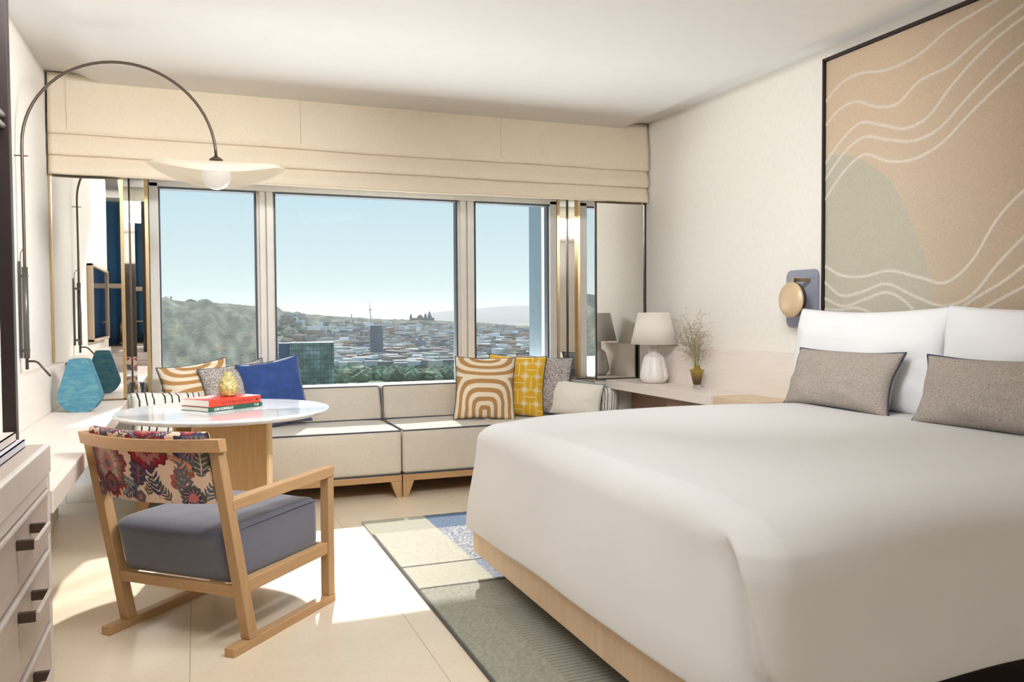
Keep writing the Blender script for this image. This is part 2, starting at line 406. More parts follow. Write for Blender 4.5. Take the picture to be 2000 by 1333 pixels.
# ------------------------------------------------------------------ roman shade
t = thing('roman_shade', 'wide beige linen roman shade hanging above the whole window wall', 'window shade', (0, 5.60, 0))
def shade_section(name, ztop, zbot, y, seed, bulge):
    bm = bmesh.new(); nx, nzz = 160, 14; grid = []
    x0, x1 = -.80, 3.285
    for i in range(nx + 1):
        x = x0 + (x1 - x0) * i / nx; col = []
        zb = zbot + .006 * nz(x * 1.1, seed) + .003 * nz(x * 5, seed + 9) - (.004 * math.sin((x - x0) * PI / (x1 - x0)))
        for k in range(nzz + 1):
            q = k / nzz; z = ztop + (zb - ztop) * q
            yy = y - bulge * math.sin(q * PI * .62) ** 2 + .006 * nz(x * 1.7, q * 2, seed)
            col.append(bm.verts.new((x, yy, z)))
        col.append(bm.verts.new((x, y - bulge * .5 + .006, zb - .004))); col.append(bm.verts.new((x, y + .012, zb + .006)))
        col.append(bm.verts.new((x, y + .012, ztop)))
        grid.append(col)
    for a, b in zip(grid, grid[1:]):
        for k in range(len(a)):
            k2 = (k + 1) % len(a); bm.faces.new((a[k], a[k2], b[k2], b[k]))
    bm.faces.new(grid[0]); bm.faces.new(grid[-1][::-1]); bmesh.ops.recalc_face_normals(bm, faces=bm.faces)
    return obj(name, bm, SHADEF, t, smooth=True)
shade_section('fabric_panel', 2.685, 2.325, .0, 1, .022)
shade_section('fold', 2.345, 2.198, .006, 2, .026)
shade_section('fold', 2.215, 2.083, .012, 3, .028)
SEAM = plain('seam_thread', (.40, .32, .22), .9)
for x in (-.70, .665, 2.065):
    bm = bmesh.new(); tube(bm, [(x, -.0275, 2.64), (x, -.0255, 2.5), (x + .002, -.0275, 2.40), (x, -.016, 2.335)], .0009, 5)
    obj('stitched_seam', bm, SEAM, t)

# ------------------------------------------------------------------ left ledge desk and splash panel
t = thing('desk', 'long pale oak wall desk running under the arc lamp to the window mirror', 'desk', (0, 0, 0))
bx('desk_top', XL + .002, -.405, 2.77, YM - .005, .635, .705, LEDGE, t)
bx('splash_panel', XL + .002, -.742, 2.77, YM - .012, .706, .945, LEDGEZ, t)
bx('brass_strip', -.7418, -.7385, YM - .03, YM - .012, .706, .945, BRASS, t, bev=0)
struct('baseboard_window', bx('baseboard_window', XL + .005, -.36, 6.055, 6.068, 0, .115, LEDGE))
struct('baseboard_left', bx('baseboard_left', XL + .001, XL + .013, 2.8, YM - .01, 0, .10, LEDGE))
# ------------------------------------------------------------------ right counter
t = thing('bedside_counter', 'long pale oak bedside counter carrying the table lamp and grass vase', 'counter', (0, 0, 0))
bx('counter_top', 2.94, 3.224, 4.262, YM - .005, .655, .72, LEDGE, t)
bx('side_shelf', 2.96, 3.224, 3.83, 4.258, .655, .716, wood('honey_oak', (.70, .55, .38), (.60, .46, .31), 'Y', .8), t)
bx('splash_panel', 3.225, XR - .001, -.5, YM - .012, .30, .985, LEDGEZ, t)
bx('brass_strip', 3.2215, 3.2248, YM - .03, YM - .013, .722, .985, BRONZE, t, bev=0)
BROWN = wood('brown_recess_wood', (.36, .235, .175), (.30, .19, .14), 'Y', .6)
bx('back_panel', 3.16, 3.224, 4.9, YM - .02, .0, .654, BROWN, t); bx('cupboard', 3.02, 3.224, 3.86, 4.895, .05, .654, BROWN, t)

# ------------------------------------------------------------------ sofa modules
def sofa_module(label, x0, x1, leg_l, leg_r):
    t = thing('sofa', label, 'sofa', ((x0 + x1) / 2, 5.39, 0), 0, None); w = (x1 - x0) / 2 - .003; d = .70
    bm = bmesh.new(); box(bm, -w, w, .004, d, .108, .152, .003); obj('base_frame', bm, OAKX, t)
    for sx in (-1, 1):
        for yy in (.004, d - .06):
            bm = bmesh.new(); xi, xo = sx * w, sx * (w - .075); xb = sx * (w - .035)
            q = [(xi, yy, 0), (xb, yy, 0), (xb, yy + .045, 0), (xi, yy + .045, 0), (xi, yy, .108), (xo, yy, .108), (xo, yy + .055, .108), (xi, yy + .055, .108)]
            if sx < 0: pass
            hexa(bm, q, 0); bmesh.ops.recalc_face_normals(bm, faces=bm.faces); obj('leg', bm, OAK, t)
    def df(p, n):
        p = p.copy()
        if n.z > .3: p.z += .006 * math.cos(p.x / w * 1.5) * n.z + .003 * nz(p.x * 4, p.y * 4) * n.z
        return p
    bm = rbox_bm(0, d / 2, .305, 2 * w, d, .296, .018, (40, 22, 10), df); obj('seat', bm, LINEN, t, smooth=True)
    bm = bmesh.new(); z = .449
    loop_tube(bm, [(-w + .006, .003, z), (0, .0, z + .004), (w - .006, .003, z), (w - .004, .3, z + .002), (w - .006, d - .12, z), (-w + .006, d - .12, z), (-w + .004, .3, z + .002)], .0045)
    obj('piping', bm, PIPE, t)
    bm = bmesh.new(); tube(bm, [(-w + .01, .002, .159), (w - .01, .002, .159)], .0035); obj('piping', bm, PIPE, t)
    # backrest
    def dfb(p, n):
        p = p.copy(); p.y += (p.z + .12) * .28
        if n.y < -.3: p.y -= .012 * math.cos(p.x / w * 1.5) * math.cos(p.z / .14 * 1.4)
        return p
    y0 = .66
    bm = rbox_bm(0, y0, .572, 2 * w, .12, .262, .028, (40, 8, 12), dfb); obj('backrest', bm, LINEN, t, smooth=True)
    bm = bmesh.new(); yf = y0 - .06
    loop_tube(bm, [(-w + .02, yf + .075, .697), (-w + .006, yf + .06, .68), (-w + .003, yf + .0, .46), (w - .003, yf + .0, .46), (w - .006, yf + .06, .68), (w - .02, yf + .075, .697), (0, yf + .068, .7015)], .0042)
    obj('piping', bm, PIPE, t); return t
sofa_module('left half of the beige linen window sofa, behind the round table', -.352, 1.279, 1, 1)
sofa_module('right half of the beige linen window sofa, beside the bed', 1.281, 2.845, 1, 1)

# ------------------------------------------------------------------ pillows
def pillow(name, label, cat, w, h, th, loc, rz=0., tilt=0., roll=0., mat=None, pin=.06, pipe=PIPE, seed=0, n=44, wr=.006, group=None, pr=.0035, sag=0.):
    t = thing(name, label, cat, loc, rz, group)
    Rm = Matrix.Rotation(-tilt, 4, 'X') @ Matrix.Rotation(roll, 4, 'Y')
    bm = bmesh.new(); uvl = bm.loops.layers.uv.new('UVMap'); st = {}
    def pos(u, v, side):
        x = w / 2 * u * (1 - pin * (1 - v * v) * abs(u) ** 2); z = h / 2 * v * (1 - pin * (1 - u * u) * abs(v) ** 2)
        e = max(0., (1 - u * u) * (1 - v * v)) ** .42
        wrk = wr * (nz(u * 2.2 + seed, v * 2.2, side) + .5 * nz(u * 5 + seed, v * 5, side + 3)) * min(1, e * 2)
        y = side * (th / 2 * e) + wrk
        z -= sag * (1 - u * u) * (v + 1) * .25 * (1 if v > 0 else .4)
        y += .012 * nz(u * 1.3, v * 1.3, seed + 7)
        return Rm @ Vector((x, y, z + h / 2))
    for side in (-1, 1):
        g = [[bm.verts.new(pos(-1 + 2 * i / n, -1 + 2 * k / n, side)) for k in range(n + 1)] for i in range(n + 1)]
        for i in range(n):
            for k in range(n):
                vs = (g[i][k], g[i + 1][k], g[i + 1][k + 1], g[i][k + 1]); uvs = ((i, k), (i + 1, k), (i + 1, k + 1), (i, k + 1))
                if side > 0: vs = vs[::-1]; uvs = uvs[::-1]
                f = bm.faces.new(vs)
                for l, (a, b) in zip(f.loops, uvs): l[uvl].uv = (a / n, b / n)
    bmesh.ops.remove_doubles(bm, verts=bm.verts, dist=1e-5)
    obj('pillow_cover', bm, mat, t, smooth=True)
    if pipe:
        pts = []
        for q in range(n): pts.append(pos(-1 + 2 * q / n, -1, 0))
        for q in range(n): pts.append(pos(1, -1 + 2 * q / n, 0))
        for q in range(n): pts.append(pos(1 - 2 * q / n, 1, 0))
        for q in range(n): pts.append(pos(-1, 1 - 2 * q / n, 0))
        bm = bmesh.new(); loop_tube(bm, pts, pr, 6); obj('piping', bm, pipe, t, smooth=True)
    return t
SZ = .452
pillow('throw_pillow', 'brown and cream arch print pillow at the left end of the sofa', 'pillow', .46, .47, .16, (.045, 5.90, SZ), R(14), R(9), R(-7), ARCH, seed=1, pin=.09)
pillow('throw_pillow', 'grey speckled boucle pillow between the arch print and the blue velvet pillow', 'pillow', .45, .46, .16, (.30, 5.87, SZ), R(15), R(10), R(-8), SPECK, seed=2, pin=.09)
pillow('throw_pillow', 'royal blue velvet pillow leaning on the left half of the sofa', 'pillow', .43, .48, .17, (.54, 5.83, SZ + .006), R(6), R(11), R(-9), BLUEV, seed=3, pin=.09)
pillow('throw_pillow', 'brown and cream arch print pillow standing at the front of the right group', 'pillow', .45, .47, .16, (1.955, 5.66, SZ), R(-16), R(12), R(2), ARCH, seed=4, pin=.075)
pillow('throw_pillow', 'yellow circle print pillow behind the right arch print pillow', 'pillow', .44, .475, .15, (2.215, 5.72, SZ), R(-24), R(10), R(3), YEL, seed=5, pin=.09)
pillow('throw_pillow', 'grey speckled boucle pillow to the right of the yellow pillow', 'pillow', .44, .465, .15, (2.44, 5.75, SZ), R(-26), R(10), R(4), SPECK, seed=6, pin=.09)
pillow('throw_pillow', 'low plain cream pillow with dark piping at the right end of the sofa', 'pillow', .42, .27, .16, (2.635, 5.60, SZ), R(-36), R(14), R(6), CREAMC, seed=7, pin=.05)
pillow('side_cushion', 'striped white linen cushion leaning at the right end of the sofa below the counter', 'cushion', .24, .215, .09, (2.885, 5.595, SZ), R(-10), R(4), R(4), STRIPE, seed=8, pin=.02)
pillow('side_cushion', 'crumpled white linen cushion with thin black stripes at the left end of the sofa', 'cushion', .46, .30, .17, (-.155, 5.66, SZ), R(24), R(22), R(4), STRIPE, seed=9, pin=.04, pipe=None, wr=.02)

# ------------------------------------------------------------------ rug
RUGM = attr_mat('woven_rug', .95, 320)
bm = bmesh.new(); rx0, rx1, ry0, ry1 = .893, 3.1, 1.2, 4.81
nx, ny = 240, 400; top = []
for i in range(nx + 1):
    top.append([])
    for j in range(ny + 1):
        x = rx0 + (rx1 - rx0) * i / nx; y = ry0 + (ry1 - ry0) * j / ny
        e = .004 * nz(y * 6, 3) if i == 0 else 0
        top[-1].append(bm.verts.new((x + e, y, .009 + .0012 * nz(x * 60, y * 60))))
for i in range(nx):
    for j in range(ny): bm.faces.new((top[i][j], top[i + 1][j], top[i + 1][j + 1], top[i][j + 1]))
b0 = [bm.verts.new((x, y, .001)) for x, y in ((rx0, ry0), (rx1, ry0), (rx1, ry1), (rx0, ry1))]
bm.faces.new(b0[::-1])
bm.faces.new([b0[0]] + [b0[1]] + [top[i][0] for i in range(nx, -1, -1)]); bm.faces.new([b0[1], b0[2]] + [top[nx][j] for j in range(ny, -1, -1)])
bm.faces.new([b0[2], b0[3]] + [top[i][ny] for i in range(nx + 1)]); bm.faces.new([b0[3], b0[0]] + [top[0][j] for j in range(ny + 1)])
rug = obj('rug', bm, RUGM); tag(rug, 'flat woven rug in sage grey, cream and blue blocks under the bed', 'rug')
co = np.empty(len(rug.data.vertices) * 3); rug.data.vertices.foreach_get('co', co); co = co.reshape(-1, 3); X, Y = co[:, 0], co[:, 1]
sage = np.array((.40, .385, .31)); cream = np.array((.56, .515, .43)); sage2 = np.array((.36, .35, .285)); blue = np.array((.10, .15, .24)); dots = np.array((.42, .42, .43)); lt = np.array((.50, .475, .39))
c = np.tile(sage2, (len(X), 1)); r1 = rng.random(len(X))[:, None]
stripe = (np.sin(Y * 260) * .5 + .5)[:, None]
z_ = (Y < 3.512); c[z_] = (sage2 * (.8 + .3 * r1) + .0 * stripe)[z_]
mid = z_ & (X > 1.13) & (X < 1.6) & (Y < 3.2); c[mid] = (sage2 * (.55 + .6 * stripe) * 1.0)[mid]
z_ = (Y >= 3.512) & (Y < 3.848); c[z_] = (lt * (.93 + .12 * r1))[z_]
z_ = (Y >= 3.848) & (Y < 4.50); c[z_] = (cream * (.80 + .3 * r1))[z_]
z_ = (Y >= 4.50); c[z_] = (sage * 1.05 * (.96 + .06 * r1))[z_]
bX = X > 1.262; z_ = bX & (Y >= 4.50); c[z_] = (blue * (.8 + .5 * r1))[z_]
z_ = bX & (Y >= 3.512) & (Y < 4.50); c[z_] = np.where(r1 > .5, dots * 1.15, (.20, .22, .28))[z_]
z_ = bX & (Y >= 3.512) & (Y < 3.848); c[z_] = np.where(r1 > .5, blue * 1.5, dots * .9)[z_]
for yl in (3.512, 3.848): c[np.abs(Y - yl) < .008] = (.08, .08, .08)
c[(X < rx0 + .012) & (Y < 4.5)] = (.10, .10, .09); c[(X > 1.262) & (Y > 4.797)] = (.10, .12, .14)
paint(rug.data, c)

# ------------------------------------------------------------------ bed
t = thing('bed', 'large double bed on a low oak platform against the right wall', 'bed', (0, 0, 0))
bm = bmesh.new()
hexa(bm, [(1.212, 1.86, .10), (3.22, 1.86, .10), (3.22, 3.68, .10), (1.212, 3.68, .10), (1.207, 1.855, .32), (3.22, 1.855, .32), (3.22, 3.685, .32), (1.207, 3.685, .32)], .006)
obj('platform', bm, BEDW, t)
bx('plinth', 1.42, 3.2, 1.85, 3.5, .0115, .0995, BLACKM, t)
bm = rbox_bm(2.23, 2.68, .515, 1.97, 2.04, .36, .07, (20, 20, 8)); obj('mattress', bm, WHITEC, t, smooth=True)
# duvet: a puffy cover that drapes over foot and both sides
def duvet_df(p, n):
    p = p.copy(); zw = p.z + .36; low = sstep(.705, .21, zw)
    if n.x < 0: p.x -= (-.045 + .065 * low) * (-n.x) ** .5
    if n.y < 0: p.y -= .03 * low * (-n.y) ** .5
    if n.y > 0: p.y += .02 * low * n.y
    ex = sstep(-.55, -1.0, p.x); ey = max(sstep(.70, 1.08, p.y), sstep(-.75, -1.08, p.y))
    if n.z > 0: p.z -= (.035 * ex + .03 * ey) * n.z; p.z += .012 * nz(p.x * 1.6, p.y * 1.6) * n.z
    wv = sstep(.85, .2, n.z)
    p.x += .012 * nz(p.y * 2.2, zw * 3, 4) * wv * sstep(0, .7, -n.x); p.y += .014 * nz(p.x * 2.0, zw * 3, 8) * wv * sstep(0, .7, -n.y)
    # tucked corner: the near side drop is folded over the foot drop
    if zw < .70 and n.z < .8:
        sc = (p.x + .97) - (p.y + 1.08); edge = -.10 + (.70 - zw) * .42 + .012 * math.sin(zw * 14)
        dpt = sstep(.71, .56, zw); k = sstep(edge - .008, edge + .012, sc) * sstep(edge + .75, edge + .1, sc)
        dip = sstep(edge - .14, edge - .01, sc) * (1 - sstep(edge - .01, edge + .006, sc))
        q = dpt * (.036 * k - .026 * dip); hn = Vector((n.x, n.y, 0)).normalized() if abs(n.x) + abs(n.y) > .01 else Vector((0, 0, 0))
        p.x += hn.x * q; p.y += hn.y * q
    return p
bm = rbox_bm(2.19, 2.69, .36, 2.0, 2.16, .80, .13, (90, 110, 60), duvet_df)
bm.faces.ensure_lookup_table()
kill = [f for f in bm.faces if f.calc_center_median().z < .215]
bmesh.ops.delete(bm, geom=kill, context='FACES')
for v in bm.verts:
    c = v.co
    if c.z < .42: c.z += sstep(.42, .22, c.z) * (.045 * (.5 - (c.y - 2.69) / 2.2) + .006 * nz(c.x * 2, c.y * 2, 5))
duv = obj('duvet', bm, WHITEC, None, smooth=True)
tag(duv, 'smooth white duvet draped over the large bed', 'duvet')
sm = duv.modifiers.new('thick', 'SOLIDIFY'); sm.thickness = .012; sm.offset = -1
ss = duv.modifiers.new('smooth', 'SUBSURF'); ss.levels = 1; ss.render_levels = 1

BZ = .735
pillow('bed_pillow', 'large white sleeping pillow propped at the window side of the bed', 'pillow', 1.0, .52, .22, (3.085, 3.215, BZ), R(90) + PI, R(8), R(0), WHITEP, pin=.05, pipe=None, seed=11, wr=.010, sag=.03)
pillow('bed_pillow', 'large white sleeping pillow propped at the near side of the bed, cut by the frame', 'pillow', 1.0, .525, .22, (3.085, 2.255, BZ), R(90) + PI, R(8), R(0), WHITEP, pin=.05, pipe=None, seed=12, wr=.010, sag=.03)
pillow('bolster_pillow', 'taupe tweed lumbar pillow with black piping in front of the window side bed pillow', 'pillow', .72, .31, .17, (2.90, 3.19, BZ + .01), R(-90) - R(1), R(20), R(0), TWEED, pin=.10, seed=13, wr=.008, pr=.0045)
pillow('bolster_pillow', 'taupe tweed lumbar pillow with black piping at the right edge of the photo', 'pillow', .72, .31, .17, (2.87, 2.31, BZ + .01), R(-90) + R(3), R(20), R(0), TWEED, pin=.10, seed=14, wr=.008, pr=.0045)

# ------------------------------------------------------------------ tapestry
t = thing('wall_tapestry', 'large woven beige wall panel with wavy cream yarn lines above the bed', 'wall art', (XR, 0, 0))
ay1, ay0, az0, az1 = 3.668, 1.73, .99, 2.622
bm = bmesh.new()
box(bm, -.045, 0, ay1 - .012, ay1, az0, az1, .001); box(bm, -.045, 0, ay0, ay0 + .012, az0, az1, .001); box(bm, -.045, 0, ay0, ay1, az1 - .014, az1, .001); box(bm, -.045, 0, ay0, ay1, az0, az0 + .012, .001)
obj('frame', bm, BLACKM, t)
ny, nzz = 420, 400; a0, a1, b0_, b1 = ay0 + .016, ay1 - .016, az0 + .014, az1 - .018
gy = np.linspace(a1, a0, ny + 1); gz = np.linspace(b0_, b1, nzz + 1); GY, GZ = np.meshgrid(gy, gz, indexing='ij')
S = 3.655 - GY   # metres from the left edge
# wavy lines as (s, z) knots
lines = [([0, .12, .25, .42, .62, .80, .95, 1.2, 1.95], [2.39, 2.46, 2.475, 2.445, 2.46, 2.53, 2.56, 2.60, 2.62]),
         ([0, .10, .22, .38, .50, .62, .80, .95, 1.2, 1.6, 1.95], [2.26, 2.32, 2.335, 2.27, 2.26, 2.33, 2.36, 2.43, 2.52, 2.56, 2.5]),
         ([0, .12, .25, .40, .55, .68, .82, .98, 1.2, 1.6, 1.95], [2.05, 2.15, 2.215, 2.175, 2.125, 2.15, 2.27, 2.38, 2.47, 2.50, 2.45]),
         ([0, .14, .27, .45, .60, .74, .90, 1.05, 1.3, 1.7, 1.95], [1.96, 2.08, 2.135, 2.09, 2.055, 2.08, 2.19, 2.29, 2.40, 2.44, 2.4]),
         ([0, .14, .28, .44, .60, .76, .92, 1.05, 1.3, 1.7, 1.95], [1.85, 1.98, 2.045, 1.985, 1.965, 2.01, 2.12, 2.20, 2.33, 2.38, 2.34]),
         ([0, .12, .28, .46, .64, .80, .93, 1.05, 1.3, 1.95], [1.48, 1.425, 1.41, 1.43, 1.39, 1.36, 1.45, 1.62, 1.80, 1.9]),
         ([0, .12, .26, .44, .62, .80, .95, 1.05, 1.3, 1.95], [1.39, 1.315, 1.325, 1.365, 1.295, 1.25, 1.31, 1.42, 1.62, 1.75]),
         ([0, .14, .30, .45, .60, .72], [1.30, 1.255, 1.29, 1.32, 1.24, 1.12]),
         ([0, .12, .24, .34, .42], [1.24, 1.235, 1.245, 1.215, 1.16]),
         ([.72, .82, .95, 1.1, 1.3, 1.95], [1.10, 1.20, 1.28, 1.36, 1.5, 1.65]),
         ([.76, .88, 1.0, 1.15, 1.4, 1.95], [1.10, 1.19, 1.24, 1.31, 1.42, 1.5])]
mask = np.zeros_like(S)
def spl(xs, ys, q):
    """Catmull-Rom (finite-difference hermite) through knots"""
    xs = np.array(xs, float); ys = np.array(ys, float); mt = np.gradient(ys, xs)
    i = np.clip(np.searchsorted(xs, q) - 1, 0, len(xs) - 2); h = xs[i + 1] - xs[i]; tt = np.clip((q - xs[i]) / h, 0, 1)
    return (2 * tt**3 - 3 * tt**2 + 1) * ys[i] + (tt**3 - 2 * tt**2 + tt) * h * mt[i] + (-2 * tt**3 + 3 * tt**2) * ys[i + 1] + (tt**3 - tt**2) * h * mt[i + 1]
for xs, ys in lines:
    zz = spl(xs, ys, S); dz = (spl(xs, ys, S + .004) - spl(xs, ys, S - .004)) / .008
    d = np.abs(GZ - zz) / np.sqrt(1 + dz**2); ok = (S >= xs[0] - .02) & (S <= xs[-1])
    mask = np.maximum(mask, np.where(ok, np.clip(1.5 - d / .0072, 0, 1), 0))
peach = np.array((.62, .475, .34)); sand = np.array((.575, .475, .365)); sageT = np.array((.49, .455, .36)); tan = np.array((.50, .39, .285)); yarn = np.array((.72, .66, .58))
base = np.tile(sand, S.shape + (1,)) * 1.0
up = np.clip((GZ - 1.75) / .5, 0, 1)[..., None]; base = base * (1 - up) + peach * up
rt = np.clip((S - .45) / .7, 0, 1)[..., None]; base = base * (1 - rt) + tan * rt
hill = spl([-.1, .15, .35, .5, .62, .70, .76], [2.09, 2.07, 1.97, 1.83, 1.60, 1.40, 1.10], S)
g_ = (GZ < hill) & (S < .74); base[g_] = sageT
fuzz = rng.random(S.shape)[..., None]
colr = base * (.95 + .1 * fuzz); mm = mask[..., None] * (.55 + .45 * fuzz); colr = colr * (1 - mm) + yarn * mm
DX = -.030 - mask * (.0018 + .002 * fuzz[..., 0])
verts = np.stack([DX, GY, GZ], -1).reshape(-1, 3)
idx = np.arange((ny + 1) * (nzz + 1)).reshape(ny + 1, nzz + 1)
faces = np.stack([idx[:-1, :-1], idx[1:, :-1], idx[1:, 1:], idx[:-1, 1:]], -1).reshape(-1, 4)
me = bpy.data.meshes.new('woven_panel'); me.from_pydata(verts.tolist(), [], faces.tolist()); me.update()
paint(me, colr.reshape(-1, 3)); mesh_obj('woven_panel', me, attr_mat('tapestry_wool', .95, 260), t, smooth=True)
bx('backing', -.028, -.002, ay0 + .012, ay1 - .012, az0 + .012, az1 - .014, BLACKM, t, bev=0)

# ------------------------------------------------------------------ wall sconce
t = thing('wall_sconce', 'reading sconce with round tan disc on a lavender plate beside the wall panel', 'wall lamp', (XR, 3.86, 1.305))
bm = bmesh.new(); pts = []
for cx, cyq, a0 in ((.095, .13, 0), (-.095, .13, 90), (-.095, -.13, 180), (.095, -.13, 270)):
    for k in range(9):
        a = R(a0 + 90 * k / 8); pts.append((cx + .037 * math.cos(a), cyq + .037 * math.sin(a)))
prism(bm, pts, 0, .014, .003)
for v in bm.verts: v.co = Vector((-v.co.z - .001, v.co.x, v.co.y))
bmesh.ops.recalc_face_normals(bm, faces=bm.faces); obj('wall_plate', bm, fabric('lavender_leather', (.29, .30, .37), 120, .05, .6, .05, .1), t)
bm = bmesh.new(); box(bm, -.120, -.014, -.075, -.055, .095, .115, .002); box(bm, -.135, -.115, -.075, -.055, .05, .115, .002); obj('arm', bm, BRASS, t)
bm = bmesh.new(); lathe(bm, [(0.001, -.028), (.085, -.028), (.096, -.02), (.1, 0), (.098, .006)], 48)
for v in bm.verts: v.co = Vector((-.135 - v.co.z * 1.0, -.065 + v.co.x, -.008 + v.co.y))
bmesh.ops.recalc_face_normals(bm, faces=bm.faces); obj('drum', bm, BRONZE, t, smooth=True)
bm = bmesh.new(); lathe(bm, [(.1, 0), (.101, .006), (.096, .014), (.08, .024), (.055, .031), (.028, .034), (.001, .035)], 56)
for v in bm.verts: v.co = Vector((-.139 - v.co.z, -.065 + v.co.x, -.008 + v.co.y))
bmesh.ops.recalc_face_normals(bm, faces=bm.faces); obj('disc', bm, plain('tan_lacquer', (.62, .46, .29), .4, 0.2, var=.02), t, smooth=True)

# ------------------------------------------------------------------ table lamp
t = thing('table_lamp', 'small table lamp with faceted white ceramic base and cream shade on the counter', 'lamp', (3.10, 5.20, .72))
CERA = plain('white_ceramic', (.78, .74, .70), .3, var=.03)
bm = bmesh.new()
lobe = lambda a, z: 1 - (.16 * (1 - abs(math.sin(2.5 * a)) ** .6) * sstep(.21, .17, z) * sstep(0, .03, z))
lathe(bm, [(.001, .001), (.072, .001), (.096, .020), (.106, .05), (.102, .08), (.086, .15), (.076, .185), (.060, .205), (.043, .212), (.038, .22), (.037, .29), (.001, .29)], 72, mod=lobe)
obj('base', bm, CERA, t, smooth=True)
bm = bmesh.new(); tube(bm, [(0, 0, .291), (0, 0, .33)], .008); obj('socket', bm, BRASS, t)
bm = bmesh.new(); prof = [(.166, .283), (.114, .512), (.112, .512), (.163, .283), (.166, .283)]; n = 64; rings = []
for r0, z in prof[:-1]: rings.append([bm.verts.new((r0 * math.cos(2 * PI * k / n), r0 * math.sin(2 * PI * k / n), z)) for k in range(n)])
for q in range(4):
    a, b = rings[q], rings[(q + 1) % 4]
    for k in range(n): bm.faces.new((a[k], a[(k + 1) % n], b[(k + 1) % n], b[k]))
obj('lamp_shade', bm, fabric('lamp_shade_linen', (.76, .69, .62), 300, .04), t, smooth=True)
bm = bmesh.new(); tube(bm, [(-.11, 0, .50), (.11, 0, .50)], .0018, 6); tube(bm, [(0, -.11, .50), (0, .11, .50)], .0018, 6); tube(bm, [(0, 0, .30), (0, 0, .50)], .002, 6); obj('shade_frame', bm, BRASS, t)

# ------------------------------------------------------------------ amber vase with grass
t = thing('vase', 'small amber glass vase with a clear foot on the bedside counter', 'vase', (3.135, 4.70, .72))
AMB = Mat('amber_glass', (.55, .33, .03), .08, spec=.5); AMB.b.inputs['Transmission Weight'].default_value = .55
_z = AMB.xyz(AMB.coords())[2]; AMB.color(AMB.ramp(_z / .14, [(.15, (.10, .035, .02)), (.45, (.20, .10, .02)), (.8, (.55, .38, .05))])); AMB = AMB.m
CLR = Mat('clear_glass', (.95, .97, .97), .03); CLR.b.inputs['Transmission Weight'].default_value = 1.; CLR.b.inputs['IOR'].default_value = 1.3; CLR = CLR.m
bm = bmesh.new(); lathe(bm, [(.001, .026), (.024, .026), (.031, .05), (.039, .09), (.043, .112), (.050, .122), (.043, .128), (.036, .128), (.020, .136), (.019, .155), (.016, .155), (.016, .136), (.028, .11), (.022, .04), (.001, .04)], 40, mod=lambda a, z: 1 + .02 * math.cos(10 * a)); obj('bowl', bm, AMB, t, smooth=True)
bm = bmesh.new(); lathe(bm, [(.001, .001), (.021, .001), (.024, .012), (.022, .026), (.001, .0255)], 32); obj('foot', bm, CLR, t, smooth=True)
t2 = thing('grass_bouquet', 'airy spray of dried flowering grass standing in the amber vase', 'dried grass', (3.135, 4.70, .80))
STEM = plain('green_stem', (.20, .26, .05), .6); SEED = plain('grass_seed_brown', (.30, .20, .13), .8); TWIG = plain('pale_grass_twig', (.42, .36, .24), .8)
rs = random.Random(5); seedb = bmesh.new(); twb = bmesh.new()
for k in range(16):
    a = rs.uniform(0, 2 * PI); sp_ = rs.uniform(.02, .16); hgt = rs.uniform(.20, .42); bm = bmesh.new()
    dx, dy = math.cos(a) * sp_ * .9, math.sin(a) * sp_
    if dx > .08: dx = .08
    P = [Vector((dx * q ** 1.5 + .004 * math.cos(a), dy * q ** 1.5, hgt * q)) for q in (0, .25, .5, .75, 1.)]
    P[0] += Vector((0, 0, -.02))
    tube(bm, P, [.0016, .0014, .0012, .0009, .0006], 5)
    obj('stem', bm, STEM, t2)
    for j in range(21):
        q = rs.uniform(.35, 1.); b = P[min(3, int(q * 4))].lerp(P[min(4, int(q * 4) + 1)], q * 4 % 1)
        d = Vector((rs.gauss(0, 1), rs.gauss(0, 1), rs.uniform(-.1, 1.3))).normalized(); L = rs.uniform(.05, .13)
        e = b + d * L
        if e.x > .145: e.x = .145
        tube(twb, [b, b.lerp(e, .5) + Vector((0, 0, .006)), e], .0005, 3, False)
        for s in range(5):
            q2 = rs.uniform(.4, 1.05); c = b.lerp(e, q2) + Vector((rs.gauss(0, .006), rs.gauss(0, .006), rs.gauss(0, .006)))
            dd = (d + Vector((rs.gauss(0, .4), rs.gauss(0, .4), rs.gauss(0, .4)))).normalized() * .0045
            if c.x > .148: c.x = .148
            tube(seedb, [c - dd, c, c + dd], [.0003, .0013, .0002], 4, False)
tag(obj('twig', twb, TWIG, t2), kind='stuff'); tag(obj('seed', seedb, SEED, t2), kind='stuff')

